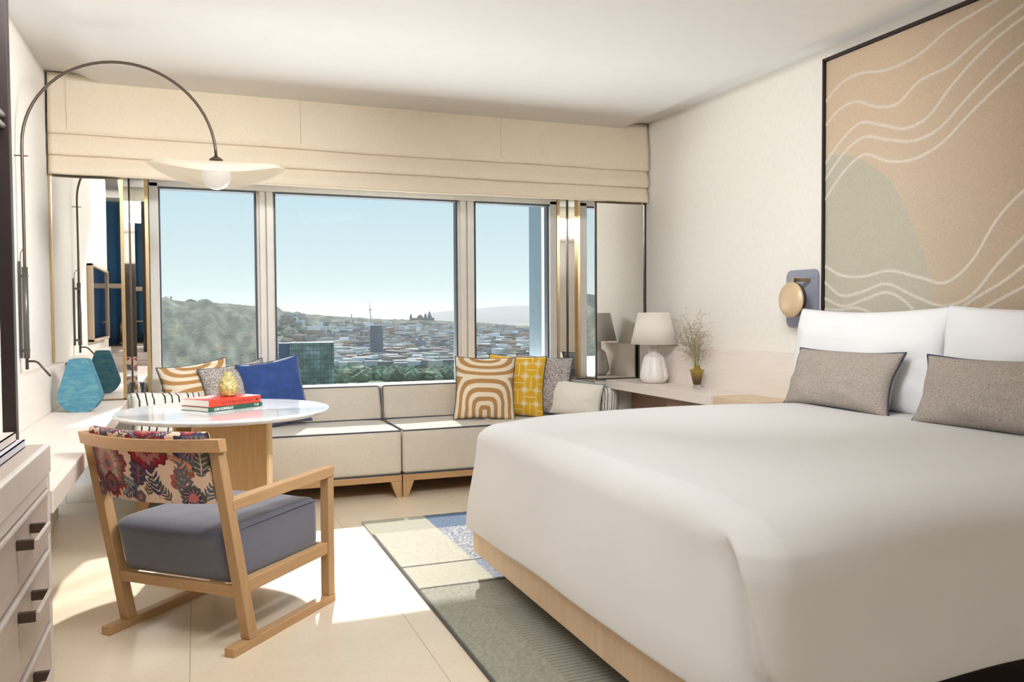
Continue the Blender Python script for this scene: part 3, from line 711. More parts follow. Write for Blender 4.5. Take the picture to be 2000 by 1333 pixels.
# ------------------------------------------------------------------ round table
t = thing('round_table', 'round grey-white marble table on a curved oak pedestal in front of the sofa', 'table', (.135, 4.50, 0))
MARB = Mat('white_marble', (.75, .76, .78), .10, spec=.6); _n = MARB.noise(MARB.coords(), 3, 6, .6, 1.5)
MARB.color(MARB.ramp(_n, [(.35, (.66, .68, .70)), (.5, (.74, .75, .76)), (.53, (.56, .60, .66)), (.56, (.76, .77, .77)), (.8, (.80, .80, .79))])); MARB = MARB.m
bm = bmesh.new(); lathe(bm, [(.001, .712), (.49, .712), (.512, .718), (.524, .729), (.526, .735), (.523, .7395), (.515, .742), (.001, .742)], 96); obj('tabletop', bm, MARB, t, smooth=False)
def arc_panel(cx, cyq, r, a0, a1, z0, z1, th, mat, name='pedestal'):
    bm = bmesh.new(); n = 36; L = []
    for i in range(n + 1):
        a = R(a0 + (a1 - a0) * i / n); c, s = math.cos(a), math.sin(a)
        L.append([bm.verts.new((cx + rr_ * c, cyq + rr_ * s, z)) for rr_, z in ((r, z0), (r + th, z0), (r + th, z1), (r, z1))])
    for a, b in zip(L, L[1:]):
        for k in range(4): bm.faces.new((a[k], a[(k + 1) % 4], b[(k + 1) % 4], b[k]))
    bm.faces.new(L[0]); bm.faces.new(L[-1][::-1]); bmesh.ops.recalc_face_normals(bm, faces=bm.faces)
    return obj(name, bm, mat, t)
arc_panel(.03, -.08, .185, -30, 170, 0, .711, .012, PEDW)
arc_panel(-.09, .12, .155, 20, 200, 0, .690, .012, PEDW)
bx('apron', -.25, .20, -.05, .25, .690, .7115, OAKX, t)

# ------------------------------------------------------------------ books and small vase on the table
def text_mesh(body, size, name, mat, parent, loc, rot, bold=0.):
    cu = bpy.data.curves.new(name, 'FONT'); cu.body = body; cu.size = size; cu.extrude = .0002; cu.offset = bold
    o = bpy.data.objects.new(name, cu); COL.objects.link(o)
    dg = bpy.context.evaluated_depsgraph_get(); me = bpy.data.meshes.new_from_object(o.evaluated_get(dg)); COL.objects.unlink(o); bpy.data.objects.remove(o)
    q = mesh_obj(name, me, mat, parent); q.location = loc; q.rotation_euler = rot; return q
PAGE = plain('book_pages', (.78, .75, .68), .8, var=.06, scale=200)
def book(label, loc, rz, w, d, h, cover, txts):
    t = thing('book', label, 'book', loc, rz)
    bm = bmesh.new(); box(bm, 0, w, 0, d, 0, .002, .0005); box(bm, 0, w, 0, d, h - .002, h, .0005); box(bm, 0, w, 0, .002, 0, h, .0006); obj('cover', bm, cover, t)
    bx('pages', .003, w - .003, .0021, d - .004, .0021, h - .0021, PAGE, t, bev=0)
    for s, size, x, z, mt in txts: text_mesh(s, size, 'lettering', mt, t, (x, -.0004, z), (PI / 2, 0, 0), .0003)
    return t
RED = plain('red_cover', (.70, .045, .02), .4); GRN = plain('dark_green_cover', (.02, .085, .05), .4); TXD = plain('dark_ink', (.06, .02, .02), .6); TXW = plain('white_ink', (.8, .85, .8), .6)
brz = math.atan2(.208, .272)
book('green-spined book lying under the red book on the marble table', (.053, 4.373, .7425), brz, .345, .215, .022, GRN, [('LUIS GORDILLO', .0165, .035, .0045, TXW), ('T- M', .014, .29, .006, TXW)])
book('red-spined book lying on top of the green book', (.056, 4.376, .7650), brz, .33, .212, .036, RED, [('LA COCINA DE PICASSO', .0185, .075, .011, TXD), ('M', .024, .295, .009, TXD)])
t = thing('vase', 'small mottled olive gold vase standing on the red book', 'vase', (.155, 4.575, .8012))
OLV = Mat('mottled_olive_glaze', (.45, .38, .14), .35); _v = OLV.coords(); _n = OLV.noise(_v, 60, 3, .6, 1.); OLV.color(OLV.ramp(_n, [(.36, (.22, .19, .05)), (.5, (.42, .36, .12)), (.66, (.66, .58, .30))])); OLV.bump(_n, .6, .003); OLV = OLV.m
bm = bmesh.new(); lathe(bm, [(.001, 0), (.034, 0), (.043, .008), (.049, .035), (.048, .062), (.040, .088), (.027, .104), (.022, .112), (.023, .128), (.020, .128), (.019, .112), (.001, .10)], 44, mod=lambda a, z: 1 + .015 * math.sin(7 * a + z * 60)); obj('body', bm, OLV, t, smooth=True)

# ------------------------------------------------------------------ blue sculptural vase on the desk
TEALM = Mat('turquoise_clay', (.14, .38, .50), .75, spec=.2); _v = TEALM.coords(scale=(1, 1, 3)); _n = TEALM.noise(_v, 14, 6, .65, .6)
TEALM.color(TEALM.ramp(_n, [(.3, (.05, .16, .25)), (.5, (.075, .22, .29)), (.62, (.13, .27, .29)), (.75, (.19, .33, .35))])); TEALM.bump(_n, .3, .003)
t = thing('sculptural_vase', 'flat turquoise clay vase with sloping sides standing on the desk', 'vase', (-.595, 5.06, .705), R(-4))
def outline(w0, w1, h, zb=0.):
    P = [(-.28 * w0, 0), (-.5 * w0, .22 * h), (-.50 * w0, .33 * h), (-.5 * w1, .96 * h), (-.42 * w1, h), (.42 * w1, h), (.5 * w1, .96 * h), (.5 * w0, .33 * h), (.5 * w0, .22 * h), (.28 * w0, 0)]
    # chaikin smoothing
    for _ in range(3):
        Q = []
        for i in range(len(P)):
            a, b = P[i], P[(i + 1) % len(P)]; Q += [(a[0] * .78 + b[0] * .22, a[1] * .78 + b[1] * .22), (a[0] * .22 + b[0] * .78, a[1] * .22 + b[1] * .78)]
        P = Q
    return P
bm = bmesh.new(); P = outline(.215, .10, .290); prism(bm, P, -.055, .055, .007)
for v in bm.verts: v.co = Vector((v.co.x, v.co.z, v.co.y))
bmesh.ops.recalc_face_normals(bm, faces=bm.faces); obj('body', bm, TEALM.m, t, smooth=False)

# ------------------------------------------------------------------ arc wall lamp
t = thing('arc_wall_lamp', 'dark arc wall lamp reaching over the table with a wavy translucent shade', 'wall lamp', (0, 4.65, 0))
bm = bmesh.new(); P = [(-.780, 0, .965), (-.780, 0, 1.5), (-.780, 0, 2.06)]
for k in range(1, 33):
    a = PI - PI * k / 32; P.append((-.332 + .448 * math.cos(a), 0, 2.066 + .448 * math.sin(a)))
tube(bm, P, .0075, 12); obj('arc_rod', bm, BRONZE, t, smooth=True)
bm = bmesh.new(); tube(bm, [(-.780, 0, 1.02), (-.780, 0, 1.47)], .0135, 14); obj('sleeve', bm, GREYM, t, smooth=True)
bm = bmesh.new(); box(bm, XL + .0005, XL + .012, .02, .05, 1.02, 1.50, .002)
box(bm, XL + .01, -.775, .02, .03, 1.05, 1.065, .001); box(bm, XL + .01, -.775, .02, .03, 1.42, 1.435, .001); box(bm, -.79, -.77, -.003, .035, 1.05, 1.065, .001); box(bm, -.79, -.77, -.003, .035, 1.42, 1.435, .001); obj('wall_bracket', bm, GREYM, t)
bm = bmesh.new(); tube(bm, [(XL + .001, 0, 2.015), (-.755, 0, 2.015)], .003, 8); obj('upper_pin', bm, BRONZE, t)
bm = bmesh.new(); tube(bm, [(-.805, .035, 1.50), (-.803, .035, 1.54), (-.79, .02, 1.56), (-.782, .005, 1.55)], .002, 6); obj('cable', bm, BLACKM, t)
bm = bmesh.new(); tube(bm, [(-.778, 0, 1.005), (-.748, -.005, 1.005), (-.73, -.01, .998), (-.675, -.03, .930)], .0055, 8); obj('handle', bm, BRONZE, t, smooth=True)
bm = bmesh.new(); lathe(bm, [(.001, .018), (.012, .016), (.034, .0), (.034, -.006), (.001, -.006)], 32, c=(.116, 0))
for v in bm.verts: v.co.z += 2.052
obj('cap', bm, BRONZE, t, smooth=True)
OPAL = Mat('opal_glass_globe', (.86, .83, .80), .25); OPAL.b.inputs['Transmission Weight'].default_value = .25; OPAL.b.inputs['Roughness'].default_value = .35; OPAL.b.inputs['Emission Color'].default_value = (1, .93, .85, 1); OPAL.b.inputs['Emission Strength'].default_value = .10; OPAL = OPAL.m
bm = bmesh.new(); bmesh.ops.create_uvsphere(bm, u_segments=40, v_segments=24, radius=.074)
for v in bm.verts: v.co += Vector((.116, 0, 1.966))
obj('globe', bm, OPAL, t, smooth=True)
SILK = bpy.data.materials.new('translucent_silk_shade'); SILK.use_nodes = True; _t = SILK.node_tree; _t.nodes.clear()
_o = _t.nodes.new('ShaderNodeOutputMaterial'); _m1 = _t.nodes.new('ShaderNodeMixShader'); _m2 = _t.nodes.new('ShaderNodeMixShader')
_d = _t.nodes.new('ShaderNodeBsdfDiffuse'); _d.inputs[0].default_value = (.86, .78, .66, 1); _l = _t.nodes.new('ShaderNodeBsdfTranslucent'); _l.inputs[0].default_value = (.9, .82, .70, 1); _a = _t.nodes.new('ShaderNodeBsdfTransparent')
_w = _t.nodes.new('ShaderNodeTexNoise'); _w.inputs['Scale'].default_value = 90; _tc = _t.nodes.new('ShaderNodeTexCoord'); _t.links.new(_tc.outputs['Object'], _w.inputs[0])
_m1.inputs[0].default_value = .5; _t.links.new(_d.outputs[0], _m1.inputs[1]); _t.links.new(_l.outputs[0], _m1.inputs[2])
_m2.inputs[0].default_value = .5; _t.links.new(_m1.outputs[0], _m2.inputs[1]); _t.links.new(_a.outputs[0], _m2.inputs[2]); _t.links.new(_m2.outputs[0], _o.inputs[0])
bm = bmesh.new(); nr, na = 22, 120; rings = []
for i in range(nr + 1):
    q = .02 + .98 * i / nr; ring = []
    for k in range(na):
        a = 2 * PI * k / na; r0 = .345 * q * (1 + .02 * math.cos(3 * a))
        z = 2.030 - .030 * q ** 2 * 1.0 + (.038 * math.cos(2 * a + .1) * q ** 2.2) * 1 + .005 * math.sin(a - .4) * q ** 3 - .02 * sstep(.85, 1, q) + .0015 * math.sin(a * 60) * q
        ring.append(bm.verts.new((.116 + r0 * math.cos(a), r0 * .92 * math.sin(a), z)))
    rings.append(ring)
for a, b in zip(rings, rings[1:]):
    for k in range(na): bm.faces.new((a[k], a[(k + 1) % na], b[(k + 1) % na], b[k]))
o = obj('shade', bm, SILK, t, smooth=True); so = o.modifiers.new('thick', 'SOLIDIFY'); so.thickness = .002

# ------------------------------------------------------------------ armchair
th = R(47.5)
t = thing('armchair', 'oak sled-leg armchair with grey velvet seat and floral back, turned to the table', 'armchair', (.122, 3.078, 0), th)
CW = .63; PT = .042   # chair local: x = forward, y = to its left, z up
def beam(name, q, mat=OAK, bev=.003):
    bm = bmesh.new(); hexa(bm, q, bev); bmesh.ops.recalc_face_normals(bm, faces=bm.faces); return obj(name, bm, mat, t)
for y0, y1 in ((0, PT), (CW - PT, CW)):
    beam('back_leg', [(.066, y0, .034), (.114, y0, .034), (.114, y1, .034), (.066, y1, .034), (-.086, y0, .755), (-.046, y0, .755), (-.046, y1, .755), (-.086, y1, .755)])
    beam('front_leg', [(.574, y0, .034), (.618, y0, .034), (.618, y1, .034), (.574, y1, .034), (.578, y0, .535), (.618, y0, .535), (.618, y1, .535), (.578, y1, .535)])
    beam('sled_runner', [(-.022, y0, 0), (.622, y0, 0), (.622, y1, 0), (-.022, y1, 0), (-.022, y0, .0335), (.622, y0, .0335), (.622, y1, .0335), (-.022, y1, .0335)], OAKX)
    beam('armrest', [(-.010, y0 - .002, .528), (.622, y0 - .002, .538), (.622, y1 + .002, .538), (-.010, y1 + .002, .528), (-.018, y0 - .002, .568), (.622, y0 - .002, .582), (.622, y1 + .002, .582), (-.018, y1 + .002, .568)], OAKX)
    beam('side_rail', [(.075, y0 + .004, .208), (.574, y0 + .004, .214), (.574, y1 - .004, .214), (.075, y1 - .004, .208), (.066, y0 + .004, .258), (.574, y0 + .004, .262), (.574, y1 - .004, .262), (.066, y1 - .004, .258)], OAKX)
beam('back_rail', [(.036, PT, .196), (.060, PT, .196), (.060, CW - PT, .196), (.036, CW - PT, .196), (.028, PT, .238), (.056, PT, .238), (.056, CW - PT, .238), (.028, CW - PT, .238)], OAKY)
beam('front_rail', [(.578, PT, .212), (.604, PT, .212), (.604, CW - PT, .212), (.578, CW - PT, .212), (.578, PT, .252), (.604, PT, .252), (.604, CW - PT, .252), (.578, CW - PT, .252)], OAKY)
# curved top rail: bows backwards in the middle
bm = bmesh.new(); L = []; n = 30
for i in range(n + 1):
    q = i / n; y = -.012 + (CW + .024) * q; cv = -.085 * math.sin(PI * q) ** 1.0
    L.append([bm.verts.new((x + cv, y, z)) for x, z in ((-.088, .750), (-.052, .750), (-.060, .795), (-.098, .795))])
for a, b in zip(L, L[1:]):
    for k in range(4): bm.faces.new((a[k], a[(k + 1) % 4], b[(k + 1) % 4], b[k]))
bm.faces.new(L[0]); bm.faces.new(L[-1][::-1]); bmesh.ops.recalc_face_normals(bm, faces=bm.faces); obj('top_rail', bm, OAKY, t)
def seat_df(p, n):
    p = p.copy()
    if n.z > .2: p.z += n.z * (.010 * math.cos(p.x * 5) * math.cos(p.y * 5) + .003 * nz(p.x * 9, p.y * 9))
    if n.x < -.2: p.x += (.030 * (-p.z / .1) + .0) * (-n.x); p.x -= .012 * math.cos(p.y * 5) * (-n.x)
    return p
bm = rbox_bm(.300, CW / 2, .348, .555, CW - 2 * PT - .006, .215, .040, (34, 34, 14), seat_df); seat = obj('seat_cushion', bm, VELVET, t, smooth=True)
bm = bmesh.new(); tube(bm, [(.03, PT + .0065, .436), (.2, PT + .006, .440), (.4, PT + .006, .444), (.56, PT + .0075, .444)], .0035, 6); obj('piping', bm, fabric('slate_piping', (.12, .125, .165), 60, .1), t)
# floral back pad with its pattern
FLOR = attr_mat('floral_tapestry', .9, 380)
nu, nv = 440, 330   # nv wraps round the pad: outer face, roll over the top, inner face
def pad_pos(u, v):
    y = PT + .004 + (CW - 2 * PT - .008) * u; cv = -.080 * math.sin(PI * (y / CW))
    # v 0..1 : bottom -> up the rear face -> over the top -> down the front face
    hb, ht = .560, .802; H = ht - hb; r = .022
    per = 2 * H + PI * r; s = v * per
    if s < H: z = hb + s; off = -r
    elif s < H + PI * r:
        a = (s - H) / r; z = ht + r * math.sin(a) * .8; off = -r * math.cos(a)
    else: z = ht - (s - H - PI * r); off = r
    lean = -.050 - (z - .56) * .20
    e = min(1., min(u, 1 - u) / .03); off *= (.4 + .6 * math.sqrt(max(0, 1 - (1 - e) ** 2)))
    return (lean + cv + off + .034 + .0, y, z)
vs = [pad_pos(i / nu, k / nv) for i in range(nu + 1) for k in range(nv + 1)]
idx = np.arange((nu + 1) * (nv + 1)).reshape(nu + 1, nv + 1)
fc = np.stack([idx[:-1, :-1], idx[:-1, 1:], idx[1:, 1:], idx[1:, :-1]], -1).reshape(-1, 4)
me = bpy.data.meshes.new('back_pad'); me.from_pydata(vs, [], fc.tolist()); me.update()
U, Vv = np.meshgrid(np.arange(nu + 1) / nu * .54, np.arange(nv + 1) / nv * .55, indexing='ij')
def pnoise(f, seed):
    g = np.random.default_rng(seed).random((64, 64)); x = (U * f) % 63; y = (Vv * f) % 63; i = x.astype(int); j = y.astype(int); a, b = x - i, y - j
    a = a * a * (3 - 2 * a); b = b * b * (3 - 2 * b)
    return (g[i, j] * (1 - a) * (1 - b) + g[i + 1, j] * a * (1 - b) + g[i, j + 1] * (1 - a) * b + g[i + 1, j + 1] * a * b)
pc = np.tile(np.array((.70, .50, .36)), U.shape + (1,)); wx = (pnoise(60, 1) - .5) * .006; wy = (pnoise(60, 2) - .5) * .006
CR, DR, PK, NV, TQ, GR, CRM, OR_ = [np.array(q) for q in ((.30, .02, .025), (.13, .01, .02), (.50, .14, .12), (.045, .04, .09), (.10, .13, .15), (.09, .085, .07), (.62, .47, .36), (.50, .16, .07))]
def put(mk, col): pc[mk] = col
def flower(cx, cyq, r, n, cols, ph=0., sq=1.):
    dx, dy = U - cx + wx, (Vv - cyq + wy) / sq; d = np.hypot(dx, dy) / r; a = np.arctan2(dy, dx)
    pet = 1 + .16 * np.abs(np.sin(n * a / 2 + ph)) - .12 + .05 * np.sin(3 * n * a)
    for lim, col in cols: put(d < lim * pet, col)
    ray = (np.sin(n * 2.5 * a + 8 * d) > .55) & (d < .8 * pet) & (d > .25); put(ray, cols[-1][1] * .5 + .5 * CRM * .6)
def leaf(cx, cyq, L, w, ang, col, vein=CRM):
    ca, sa = math.cos(R(ang)), math.sin(R(ang)); dx, dy = U - cx + wx, Vv - cyq + wy; p = (dx * ca + dy * sa) / L; q = (-dx * sa + dy * ca) / w
    prof = np.sqrt(np.clip(4 * p * (1 - p), 0, 1)) * (1 - .4 * p) * (1 + .15 * np.sin(p * 40)); put((p > 0) & (p < 1) & (np.abs(q) < prof), col)
    put((p > .05) & (p < .9) & (np.abs(q) < .07), vein); put((p > .1) & (p < .9) & (np.abs(q) < prof * .8) & (np.sin(p * 34 - np.abs(q) * 6) > .75), vein * .8)
def fern(cx, cyq, L, ang, col, n=6):
    for k in range(n):
        q = (k + 1) / (n + .5) * L; x, y = cx + q * math.cos(R(ang)), cyq + q * math.sin(R(ang)); l = L * .34 * (1 - .45 * k / n)
        leaf(x, y, l, l * .16, ang + 42, col, col); leaf(x, y, l, l * .16, ang - 42, col, col)
    leaf(cx, cyq, L, .0022, ang, col, col)
# y = height up the rear face (0 bottom), x from the chair's right (u=0) to left as seen from behind
fx = lambda u: .54 * (1 - u)
put(pnoise(26, 9) > .80, CRM)
leaf(fx(.20), .10, .15, .03, 115, NV); leaf(fx(.17), .03, .09, .02, 60, TQ); leaf(fx(.33), .09, .09, .016, 200, TQ); leaf(fx(.36), .05, .09, .014, 170, GR); leaf(fx(.33), .02, .08, .012, 150, TQ)
flower(fx(.05), .16, .075, 5, [(1.15, DR), (1., CR), (.7, PK), (.35, TQ), (.2, CRM)]); flower(fx(.09), .10, .045, 4, [(1., PK), (.7, OR_), (.3, DR)])
flower(fx(.21), .13, .088, 9, [(1.22, CR), (1.08, GR), (.92, PK * .8), (.70, CRM * .8), (.40, PK), (.18, TQ)], .4, 1.15)
flower(fx(.22), .055, .04, 6, [(1.1, DR), (.8, CR), (.4, NV)])
leaf(fx(.50), .06, .15, .045, 100, NV, PK * .6); leaf(fx(.47), .06, .06, .02, 20, TQ); leaf(fx(.48), .045, .07, .022, -25, NV)
flower(fx(.61), .205, .075, 6, [(1.12, DR), (1., CR), (.72, PK), (.42, CR), (.25, TQ)]); flower(fx(.71), .215, .035, 5, [(1.1, GR), (.9, CR), (.4, PK)])
leaf(fx(.76), .055, .17, .04, 130, PK * .75, GR); leaf(fx(.78), .07, .12, .022, 138, OR_ * .6, CRM * .7)
flower(fx(.93), .20, .06, 7, [(1.2, NV), (.95, TQ), (.7, NV * 2), (.4, PK)]); leaf(fx(.95), .10, .10, .03, 95, GR); leaf(fx(.90), .13, .09, .02, 30, OR_)
for a_, x_, y_, l_ in ((100, .66, .01, .13), (70, .56, .02, .08), (110, .30, .17, .09), (75, .38, .18, .10), (95, .85, .0, .15), (120, .74, .0, .09), (60, .94, .0, .10), (100, .12, .0, .09), (80, .45, .0, .06)): fern(fx(x_), y_, l_, 180 - a_, [NV, TQ, GR][int(x_ * 100) % 3])
for x_, y_, r_q in ((.88, .02, .04), (.50, .02, .022), (.06, .02, .03)): flower(fx(x_), y_, r_q, 5, [(1.1, GR), (.8, NV), (.4, PK)])
# over the top and the front face
for x_, y_, r_q, n_ in ((.10, .30, .035, 6), (.22, .27, .03, 5), (.33, .29, .035, 6), (.60, .285, .045, 6), (.72, .275, .03, 5), (.90, .28, .03, 7), (.2, .42, .08, 8), (.55, .45, .07, 6), (.85, .42, .06, 7)):
    flower(fx(x_), y_, r_q, n_, [(1.15, NV), (.95, [CR, TQ, PK][int(x_ * 100) % 3]), (.6, PK), (.3, DR)])
for x_, y_ in ((.16, .26), (.28, .25), (.42, .27), (.48, .26), (.79, .27), (.4, .38), (.7, .36)): leaf(fx(x_), y_, .06, .015, 20 + 400 * x_, NV)
paint(me, pc.reshape(-1, 3)); mesh_obj('back_pad', me, FLOR, t, smooth=True)

# ------------------------------------------------------------------ drawer cabinet at the left edge
t = thing('drawer_cabinet', 'greige drawer cabinet at the left edge of the photo, next to the desk', 'cabinet', (0, 0, 0))
LACQ = plain('greige_lacquer', (.66, .60, .55), .35, var=.03)
DRW = wood('taupe_drawer_veneer', (.55, .46, .41), (.46, .38, .33), 'Y', .8, .35)
TOPW = wood('taupe_counter_wood', (.52, .44, .37), (.45, .37, .31), 'Y', .8, .4)
CX = -.412; CE = 2.755
bx('carcass', XL + .003, CX - .022, 1.35, CE - .03, 0, .762, LACQ, t); bx('end_panel', XL + .003, CX + .001, CE - .0295, CE, 0, .762, LACQ, t)
bx('top', XL + .003, CX + .004, 1.35, CE + .008, .763, .846, LACQ, t, bev=.004); bx('top_inlay', XL + .01, CX - .012, 1.36, CE - .004, .8461, .8475, TOPW, t, bev=0)
bx('front_rail', CX - .0215, CX - .002, 1.36, CE - .031, .724, .762, LACQ, t)
for z0, z1 in ((.551, .718), (.333, .540), (.02, .322)):
    d = bx('drawer', CX - .0215, CX - .002, 1.37, CE - .034, z0, z1, DRW, t)
    bx('edge_strip', CX - .0018, CX + .004, 1.37, CE - .034, z1 - .008, z1, LACQ, d, bev=0)
    bm = bmesh.new(); zh = z1 - .050; h0, h1 = 2.27, 2.46
    box(bm, CX - .0017, CX + .036, h0, h0 + .016, zh - .012, zh + .012, .001); obj('handle_post', bm, BRONZE, d); bm = bmesh.new(); box(bm, CX - .0017, CX + .036, h1 - .016, h1, zh - .012, zh + .012, .001); obj('handle_post', bm, BRONZE, d)
    bx('handle', CX + .0365, CX + .046, h0, h1, zh - .012, zh + .012, plain('satin_champagne', (.66, .58, .52), .35, .3), d, bev=.001)
t = thing('shelf_stand', 'dark metal post with pale metal rails rising from the drawer cabinet', 'shelf stand', (0, 0, 0))
bx('post', -.520, -.485, 2.710, 2.745, .8478, 2.68, BLACKM, t, bev=.002); bx('post', -.520, -.485, 1.45, 1.485, .8478, 2.68, BLACKM, t, bev=.002)
for z in (1.795, 1.765):
    bm = bmesh.new(); tube(bm, [(-.502, 1.485, z), (-.502, 2.712, z)], .009, 10); obj('rail', bm, plain('satin_nickel', (.6, .55, .52), .35, .9), t)
for k, (lab, x0, x1, y0, y1, z0, z1, cc) in enumerate((('pale lilac book lying on the drawer cabinet by the dark post', -.70, -.463, 2.30, 2.70, .8480, .871, (.60, .58, .66)), ('cream book lying on top of the lilac book', -.69, -.480, 2.30, 2.67, .8715, .897, (.74, .66, .58)))):
    b = thing('book', lab, 'book', (0, 0, 0)); cv = plain('book_cover_pale', cc, .5)
    bm = bmesh.new(); box(bm, x0, x1, y0, y1, z0, z0 + .003); box(bm, x0, x1, y0, y1, z1 - .003, z1); box(bm, x1 - .003, x1, y0, y1, z0, z1); obj('cover', bm, cv, b)
    bx('pages', x0 + .004, x1 - .0031, y0 + .004, y1 - .004, z0 + .0031, z1 - .0031, PAGE, b, bev=0)

# ------------------------------------------------------------------ framed screen on the left wall, seen in the mirror
t = thing('wall_screen', 'oak framed dark screen on the left wall, seen in the left window mirror', 'screen', (XL, 0, 0))
bm = bmesh.new(); y0, y1, z0, z1 = 2.55, 3.85, 1.02, 1.66
box(bm, .001, .045, y0, y0 + .03, z0, z1, .002); box(bm, .001, .045, y1 - .03, y1, z0, z1, .002); box(bm, .001, .045, y0, y1, z0, z0 + .02, .002); box(bm, .001, .045, y0, y1, z1 - .02, z1, .002)
obj('frame', bm, wood('pale_oak_frame', (.66, .52, .37), (.56, .43, .30), 'Z'), t)
bx('screen_glass', .002, .03, y0 + .03, y1 - .03, z0 + .02, z1 - .02, plain('dark_screen', (.01, .02, .05), .06, 0, var=0, spec=.8), t, bev=0)

# ------------------------------------------------------------------ wet bar in the alcove (reflected in the mirrors)
t = thing('wet_bar', 'pale oak wet bar with blue curtain panel, seen only in the left window mirror', 'bar cabinet', (0, 0, 0))
bx('cabinet_body', -1.75, -.47, .62, 1.15, 0, .90, LEDGE, t); bx('counter', -1.75, -.465, .62, 1.16, .902, .915, BLACKM, t, bev=0)
bx('shelf', -1.75, -.465, .75, 1.05, 1.55, 1.60, wood('pale_oak_shelf', (.70, .58, .44), (.62, .5, .37), 'X'), t)
bm = bmesh.new(); nn = 120; A = []
for i in range(nn + 1):
    x = -1.75 + 1.28 * i / nn; y = .70 + .018 * math.sin(x * 46) + .006 * math.sin(x * 91)
    A.append([bm.verts.new((x, y, .916)), bm.verts.new((x, y, 2.56))])
for a, b in zip(A, A[1:]): bm.faces.new((a[0], b[0], b[1], a[1]))
o = obj('curtain', bm, fabric('blue_curtain', (.06, .19, .40), 80, .1), t, smooth=True); so = o.modifiers.new('th', 'SOLIDIFY'); so.thickness = .006
bx('wall_plate', -1.75, -.47, .60, .62, .902, 2.62, WHITE, t)
tp = thing('tap', 'slim brass arched tap on the wet bar counter', 'tap', (-.80, .90, .9155))
bm = bmesh.new(); tube(bm, [(0, 0, 0), (0, 0, .20), (.01, 0, .235), (.04, 0, .25), (.20, 0, .25), (.215, 0, .235)], .009, 10); obj('spout', bm, BRASS, tp, smooth=True)
bm = bmesh.new(); lathe(bm, [(.018, 0), (.018, .012), (.010, .02)], 20); obj('base', bm, BRASS, tp)
for x, y, wh in ((-.60, .95, 'left of three'), (-.53, .97, 'right of three'), (-.56, 1.04, 'front of three')):
    g = bmesh.new(); lathe(g, [(.001, 0), (.024, 0), (.030, .10), (.028, .10), (.023, .005), (.001, .005)], 24, c=(0, 0))
    o = obj('glass', g, CLR, None, smooth=True); o.location = (x, y, .9155); tag(o, 'clear drinking glass on the wet bar counter, ' + wh, 'glass', 'drinking glasses on the wet bar')
# entrance door behind the camera
d = struct('door_1', thing('door_1', None, None, (.4, -3.05, 0)))
bx('door_leaf', -.45, .45, .001, .05, 0.002, 2.12, wood('dark_door', (.09, .07, .055), (.06, .045, .035), 'Z'), d); bx('door_handle', .34, .40, .0505, .09, 1.0, 1.03, BRASS, d)

# ------------------------------------------------------------------ the view: terrain, city, hills
def at(az, el_, D): a = R(az); return Vector((D * math.sin(a), D * math.cos(a), 1.22 + D * math.tan(R(el_))))
RA = [-30, -8, -2.1, .6, 2.8, 3.8, 5.1, 7.1, 10.1, 12.5, 15, 17.2, 19.5, 22.3, 30, 50]
RE = [1.3, 1.2, 1.04, .91, .74, .63, .36, .11, -.15, -.28, -.36, -.48, -.60, -.87, -1.1, -1.2]
GZ0 = -62.
def ground(az, D):
    hr = 1.22 + 2400 * math.tan(R(float(np.interp(az, RA, RE))))
    start = 1150 if az > 6 else 1150 - 250 * sstep(6, 0, az)
    k = sstep(start, 2400, D) if D <= 2400 else 1 - sstep(2400, 4200, D) * .9
    z = GZ0 + (hr - GZ0) * k
    n = nz(az * .9, D * .0022) * 26 * sstep(1100, 1700, D) * (1 - sstep(2150, 2400, D)) * (1 if az < 8 else .35)
    return z + n
azs = np.arange(-32, 52, .16); Ds = np.concatenate([np.linspace(250, 1100, 30), np.linspace(1115, 2400, 120), np.linspace(2450, 4200, 10)])
vs, cs = [], []
for a in azs:
    for D in Ds:
        tr = 3.5 * nz(a * 14, D * .05) + 3 * nz(a * 31, D * .11); tr = max(tr, -.5) * (1 if a < 9 or D > 1750 else .3)
        z = ground(a, D) + tr + (2.2 * nz(a * 11, 4) if abs(D - 2400) < 15 else 0)
        vs.append((D * math.sin(R(a)), D * math.cos(R(a)), z))
        f = sstep(8.5, 5.5, a + 3 * nz(a * .5, D * .004)); f = max(f, sstep(1900, 2150, D + 150 * nz(a * .7, D * .003)))
        n1 = nz(a * 2, D * .006); n2 = random.random()
        forest = np.array((.19, .19, .14)) * (.8 + .5 * n2 + .7 * n1); forest = forest + np.array((.10, .07, .03)) * max(0, nz(a * 1.2, D * .01, 3)) * 2
        city = np.array((.38, .34, .27)) * (.6 + .8 * n2); 
        if D < 1050 and a > 3: city = city * .5 + np.array((.10, .17, .06)) * (.7 + .6 * n2)
        if D < 1000 and a <= 6: forest = np.array((.22, .24, .15)) * (.7 + .6 * n2)
        cs.append(np.clip(forest * f + city * (1 - f), .02, .9))
na_, nd = len(azs), len(Ds); idx = np.arange(na_ * nd).reshape(na_, nd)
fc = np.stack([idx[:-1, :-1], idx[:-1, 1:], idx[1:, 1:], idx[1:, :-1]], -1).reshape(-1, 4)
me = bpy.data.meshes.new('hillside'); me.from_pydata(vs, [], fc.tolist()); me.update(); paint(me, np.array(cs)); TERM = attr_mat('terrain', 1., sheen=0.); TERM.node_tree.nodes['Principled BSDF'].inputs['Specular IOR Level'].default_value = 0
o = mesh_obj('hillside', me, TERM, smooth=True); tag(o, kind='structure')
